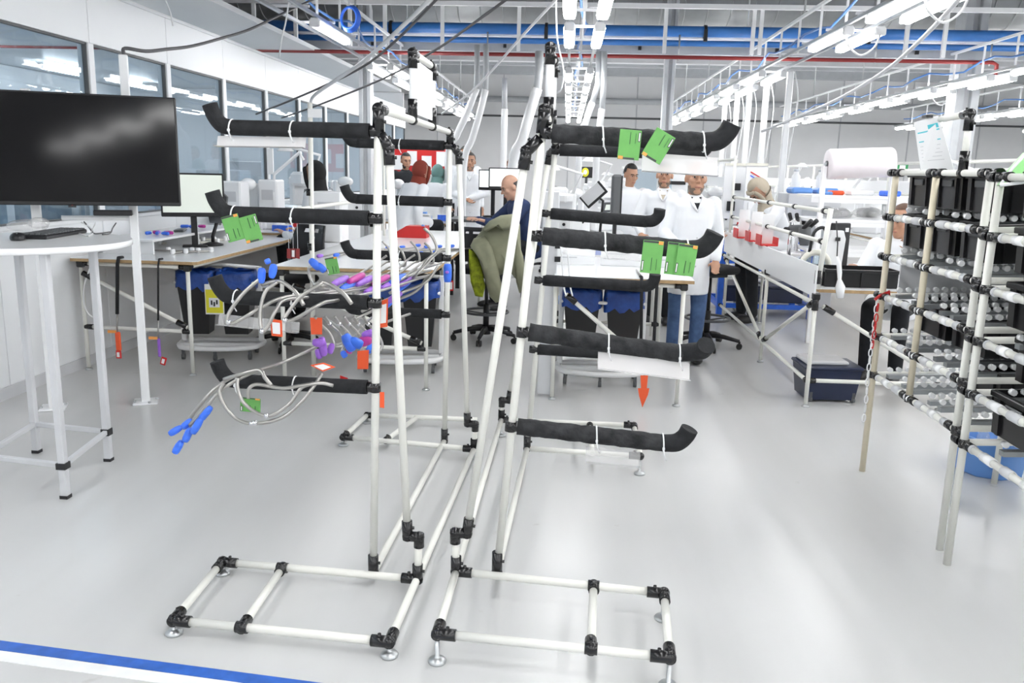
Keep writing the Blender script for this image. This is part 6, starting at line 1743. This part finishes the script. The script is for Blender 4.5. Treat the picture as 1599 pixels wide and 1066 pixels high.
# white boxes / screens on the window bench
for i, (px_, py_, Y, w_, h_, lab) in enumerate(((366, 300, 8.3, .22, .22, 'white cube instrument on the window bench'), (424, 300, 8.7, .2, .26, 'white tall instrument on the window bench beside the black scarf woman'), (516, 318, 7.4, .26, .22, 'white box behind the black scarf woman'))):
    c = at(px_, py_, Y); z0 = .88
    t = thing('instrument', lab, 'instrument', (c.x, Y, z0))
    hh = c.z + h_ / 2 - z0
    MB().box((c.x, Y, z0 + hh / 2), (w_, .25, hh), bev=.015).build('instrument_body', 'white_gloss', t); MB().box((c.x, Y - .128, z0 + hh * .7), (w_ * .6, .008, hh * .2)).build('front_panel', 'lgrey', t)
# anglepoise arm by the windows
t = thing('desk_lamp', 'white folding lamp arm leaning in front of the windows', 'lamp', (at(425, 275, 8.6).x, 8.6, .88))
MB().tube([at(428, 300, 8.6), at(428, 272, 8.6), at(468, 238, 8.6), at(474, 250, 8.6)], .018, n=8).build('arm', 'white_gloss', t)
MB().box(at(423, 252, 8.6), (.05, .03, .26)).build('label_plate', 'paper', t); MB().cyl(V((at(428, 300, 8.6).x, 8.6, .88)), at(428, 300, 8.6), .03, n=10).build('base_post', 'white_gloss', t)
# black holder standing on the left bench
c = at(338, 326, 7.0); b_ = at(330, 354, 7.0)
t = thing('tablet_holder', 'black holder plate on a leaning stem on the left bench beside the monitor', 'holder', (c.x, 7.0, .855))
MB().prism([(-.06, -.12), (.06, -.12), (.1, .1), (.07, .13), (-.08, .13), (-.1, .1)], .03, Matrix.Translation(c + V((0, .02, 0))) @ Matrix.Rotation(PI / 2, 4, 'X')).build('holder_plate', 'dgrey', t)
MB().tube([V((b_.x, 7.02, .87)), V((b_.x, 7.02, .93)), c + V((0, .04, -.06))], .016, n=8).build('stem', 'black', t)
MB().lathe([(.001, 0), (.085, 0), (.085, .012), (.03, .03)], (b_.x, 7.02, .855), n=18).build('base', 'black', t)
# ---- white service poles on the right
for i, (a, Y) in enumerate((((1227, 200), 11.0), ((1192, 200), 12.2), ((1166, 200), 12.9), ((1148, 200), 13.8), ((1131, 180), 15.2))):
    p = at(*a, Y)
    t = thing('service_pole', 'white service pole rising to the lamps over the right bench, %s of five' % ORD[i], 'pole', (p.x, Y, 0), group='service poles on the right')
    MB().box((p.x, Y, 1.42), (.075, .075, 2.84), bev=.01).build('pole_body', 'white_gloss', t)
    MB().box((p.x, Y - .04, 1.25), (.05, .02, .12)).build('socket_box', 'lgrey', t)
    MB().tube([(p.x + .05, Y, 2.84), (p.x + .12, Y, 2.5), (p.x + .08, Y, 2.0), (p.x + .04, Y, 1.6)], .008, n=6, smooth_n=3).build('pole_cable', 'cablew', t)
# ---- white curved conduits dropping from the services
for i, (pts, Y, r) in enumerate((([(745, 70), (745, 110), (744, 138), (729, 177), (712, 214), (700, 244)], 12.2, .05), ([(759, 70), (759, 110), (758, 140), (749, 177), (737, 218), (724, 262)], 12.1, .05), ([(788, 122), (788, 170), (787, 218), (786, 262), (785, 300)], 13, .05),
                                 ([(842, 80), (842, 110), (839, 138), (827, 177), (815, 219), (800, 262)], 12.2, .075), ([(935, 80), (934, 130), (925, 160), (914, 192), (905, 230)], 12.3, .05), ([(944, 80), (943, 130), (940, 170), (936, 200), (932, 236)], 12.2, .05))):
    P = [at(x, y, Y) for x, y in pts]
    t = thing('service_conduit', ('curved white conduit dropping left of the centre, leftmost', 'curved white conduit dropping left of the centre, second from left', 'straight white conduit dropping left of the right rack', 'wide curved white conduit just left of the right rack', 'curved white conduit right of the central lamps', 'short white conduit right of the central lamps')[i], 'conduit', P[-1])
    sp = 2 if i != 2 else 1
    P.append(V((P[-1].x, P[-1].y, 0)))
    MB().tube(P[:sp + 1], r * .8, n=8).build('metal_channel', 'steel', t)
    MB().tube(P[sp:], r, n=10, smooth_n=4).build('conduit_hose', 'white_gloss', t)
# ---- diagonal cables overhead
for i, (pts, r, mt, lab) in enumerate((
    ([(690, -20, 5.6), (640, 30, 6), (570, 94, 6.8), (520, 128, 7.4), (490, 150, 7.8), (485, 162, 8.0)], .016, 'cablew', 'thick grey cable sloping down to the post of the middle-left bench'),
    ([(700, -20, 5.8), (620, 62, 6.4), (560, 108, 7), (470, 150, 8), (400, 178, 9)], .01, 'cable', 'dark cable sloping down beside the thick grey one'),
    ([(810, -15, 6), (735, 40, 6.8), (677, 80, 7.6), (600, 122, 8.6), (500, 163, 10), (440, 184, 11)], .011, 'cable', 'thin dark cable crossing from the top to the windows'),
    ([(875, -8, 6.5), (812, 60, 7.4), (770, 108, 8.2), (733, 146, 9), (690, 178, 10)], .012, 'cablew', 'thin pale cable sloping down left of the central lamps'),
    ([(1510, -14, 6), (1440, 60, 6.8), (1380, 112, 7.6), (1310, 154, 8.6), (1240, 185, 9.6), (1190, 205, 10.6)], .016, 'lgrey', 'grey cable sloping down across the right lamp rows'),
    ([(255, -8, 6.4), (266, 20, 6.4), (270, 40, 6.45)], .006, 'cablew', 'thin white cord dropping onto the partition top'),
    ([(452, -8, 7.5), (447, 30, 7.5), (440, 60, 7.5), (436, 90, 7.6)], .007, 'cablew', 'thin white cord dropping near the left lamp'),
    ([(868, -5, 7), (870, 60, 7), (880, 110, 7), (876, 140, 7), (866, 142, 7.1), (862, 120, 7.1)], .007, 'cablew', 'white cable loop hanging beside the top of the right rack'))):
    P = [at(*q) for q in pts]
    solo(MB().tube(P, r, n=7, smooth_n=4), 'overhead_cable', mt, lab, 'cable')
# blue hose reel near the left lamp
c = at(545, 28, 8.6)
t = thing('hose_reel', 'coil of blue air hose hanging beside the left lamp', 'hose', c)
for k in range(4): MB().torus(c + V((.0, .02 * k, 0)), .1 + .006 * k, .014, (.5, 1, 0), n=24, m=6).build('hose_turn', 'blue', t)
MB().cyl(c + V((0, 0, .1)), c + V((0, 0, .6)), .008, n=6).build('hanger', 'zinc', t)
# ---- whiteboards and cabinet at the right middle
for i, (a, b, Y) in enumerate((((1132, 255), (1160, 342), 9.9), ((1166, 255), (1192, 340), 9.7))):
    p, q = at(*a, Y), at(*b, Y)
    t = thing('document_stand', ('white document stand with black clips behind the nearest man', 'white document stand with printed sheets behind the beige scarf woman')[i], 'board', ((p.x + q.x) / 2, Y, 0))
    MB().box(((p.x + q.x) / 2, Y, (p.z + q.z) / 2), (q.x - p.x, .03, p.z - q.z), bev=.004).build('board_panel', 'white_gloss', t)
    MB().box(((p.x + q.x) / 2, Y - .02, p.z - .01), (q.x - p.x, .02, .03)).build('top_edge', 'haze', t)
    for sx in (p.x + .02, q.x - .02): MB().cyl((sx, Y, 0), (sx, Y, q.z + .05), .016, n=8).build('leg', 'pipe', t)
    for k in range(2):
        MB().box(((p.x + q.x) / 2 + (-.03 if k else .02), Y - .03, p.z - .26 - .22 * k), (.09, .03, .08 + .03 * k), bev=.005).build('clip_box', 'black' if i == 0 else 'paper', t)
    if i: MB().box(((p.x + q.x) / 2, Y - .022, p.z - .13), (.16, .006, .012), RY(.5)).build('printed_line', 'red', t); MB().box(((p.x + q.x) / 2, Y - .022, p.z - .17), (.16, .006, .012), RY(.5)).build('printed_line', 'bluecap', t)
# grey cabinet with blue packages on it
c = at(1262, 320, 10.5)
t = thing('storage_cabinet', 'pale grey cabinet beyond the right bench with blue packages on top', 'cabinet', (c.x, 10.5, 0))
zc_ = at(1262, 302, 10.5).z
MB().box((c.x, 10.5, zc_ / 2), (.62, .5, zc_), bev=.008).build('cabinet_body', 'lgrey', t); MB().box((c.x, 10.245, zc_ * .5), (.28, .012, zc_ * .8)).build('door', 'grey', t); MB().box((c.x + .1, 10.235, zc_ * .55), (.012, .02, .1)).build('door_handle', 'zinc', t)
for i, dx in enumerate((-.14, .16)): 
    bx('package', ('blue wrapped package on the grey cabinet, left one', 'blue wrapped package on the grey cabinet, right one')[i], 'package', (c.x + dx, 10.42, zc_), (.26, .22, .07), 'paleblue', .1, .02)
    t = thing('white_canister', ('white canister behind the left blue package', 'white canister behind the right blue package')[i], 'canister', (c.x + dx, 10.64, zc_)); MB().lathe([(.05, 0), (.055, .01), (.055, .2), (.03, .23), (.03, .26)], (c.x + dx, 10.64, zc_), n=14).build('canister_body', 'white_gloss', t); MB().cyl((c.x + dx, 10.64, zc_ + .26), (c.x + dx, 10.64, zc_ + .29), .034, n=12).build('canister_cap', 'lgrey', t)
# exit sign at right
c = at(1400, 263, 20)
t = thing('exit_sign', 'green emergency exit sign on a post at the far right', 'sign', (c.x, 20, 0))
MB().box((c.x, 20, c.z), (.5, .04, .22), bev=.006).build('sign_plate', 'sign', t)
MB().box((c.x + .12, 19.975, c.z), (.13, .01, .15)).build('door_symbol', 'paper', t)
m = MB().ell((c.x - .07, 19.975, c.z + .06), (.02, .006, .02), n=10, m=6).tube([(c.x - .07, 19.975, c.z + .03), (c.x - .08, 19.975, c.z - .02), (c.x - .12, 19.975, c.z - .07)], .012, n=6).tube([(c.x - .08, 19.975, c.z - .02), (c.x - .03, 19.975, c.z - .03), (c.x - .04, 19.975, c.z - .08)], .012, n=6).tube([(c.x - .12, 19.975, c.z + .0), (c.x - .07, 19.975, c.z + .025), (c.x - .02, 19.975, c.z + .0)], .01, n=6)
m.build('running_figure', 'paper', t)
MB().cyl((c.x, 20.03, 0), (c.x, 20.03, c.z), .025, n=8).build('post', 'white', t)
# ---- machinery in the room behind the windows
M['inner'] = mat('blue_grey_machine', (.35, .42, .48), .5, noise=.2, nscale=6)
for i, (x, y, w_, h_) in enumerate(((-5.6, 6.2, 1.0, 1.5), (-6.8, 8.4, 1.4, 1.8), (-5.4, 9.8, .9, 1.35), (-6.6, 11.6, 1.3, 1.6), (-5.5, 13.2, 1.0, 1.45), (-8.0, 10, 1.5, 2.0), (-5.9, 15.2, 1.2, 1.6), (-8.2, 13.5, 1.4, 1.9), (-5.2, 4.4, .9, 1.3))):
    t = thing('process_machine', '%s blue-grey process machine behind the partition windows' % ORD[i], 'machine', (x, y, 0), group='machines behind the windows')
    MB().box((x, y, h_ * .3), (w_, .9, h_ * .6), bev=.02).build('machine_cabinet', 'inner', t)
    MB().box((x, y + .1, h_ * .8), (w_ * .7, .5, h_ * .4), bev=.02).build('machine_tower', 'lgrey', t)
    for k in range(4): MB().cyl((x - w_ * .35 + k * w_ * .23, y - .3, h_ * .6), (x - w_ * .35 + k * w_ * .23, y - .3, h_ * (.75 + .08 * (k % 2))), .05, n=10).build('cylinder_unit', 'steel', t)
    MB().box((x + w_ * .5 + .005, y, h_ * .4), (.02, .5, .2)).build('control_panel', 'white_gloss', t)
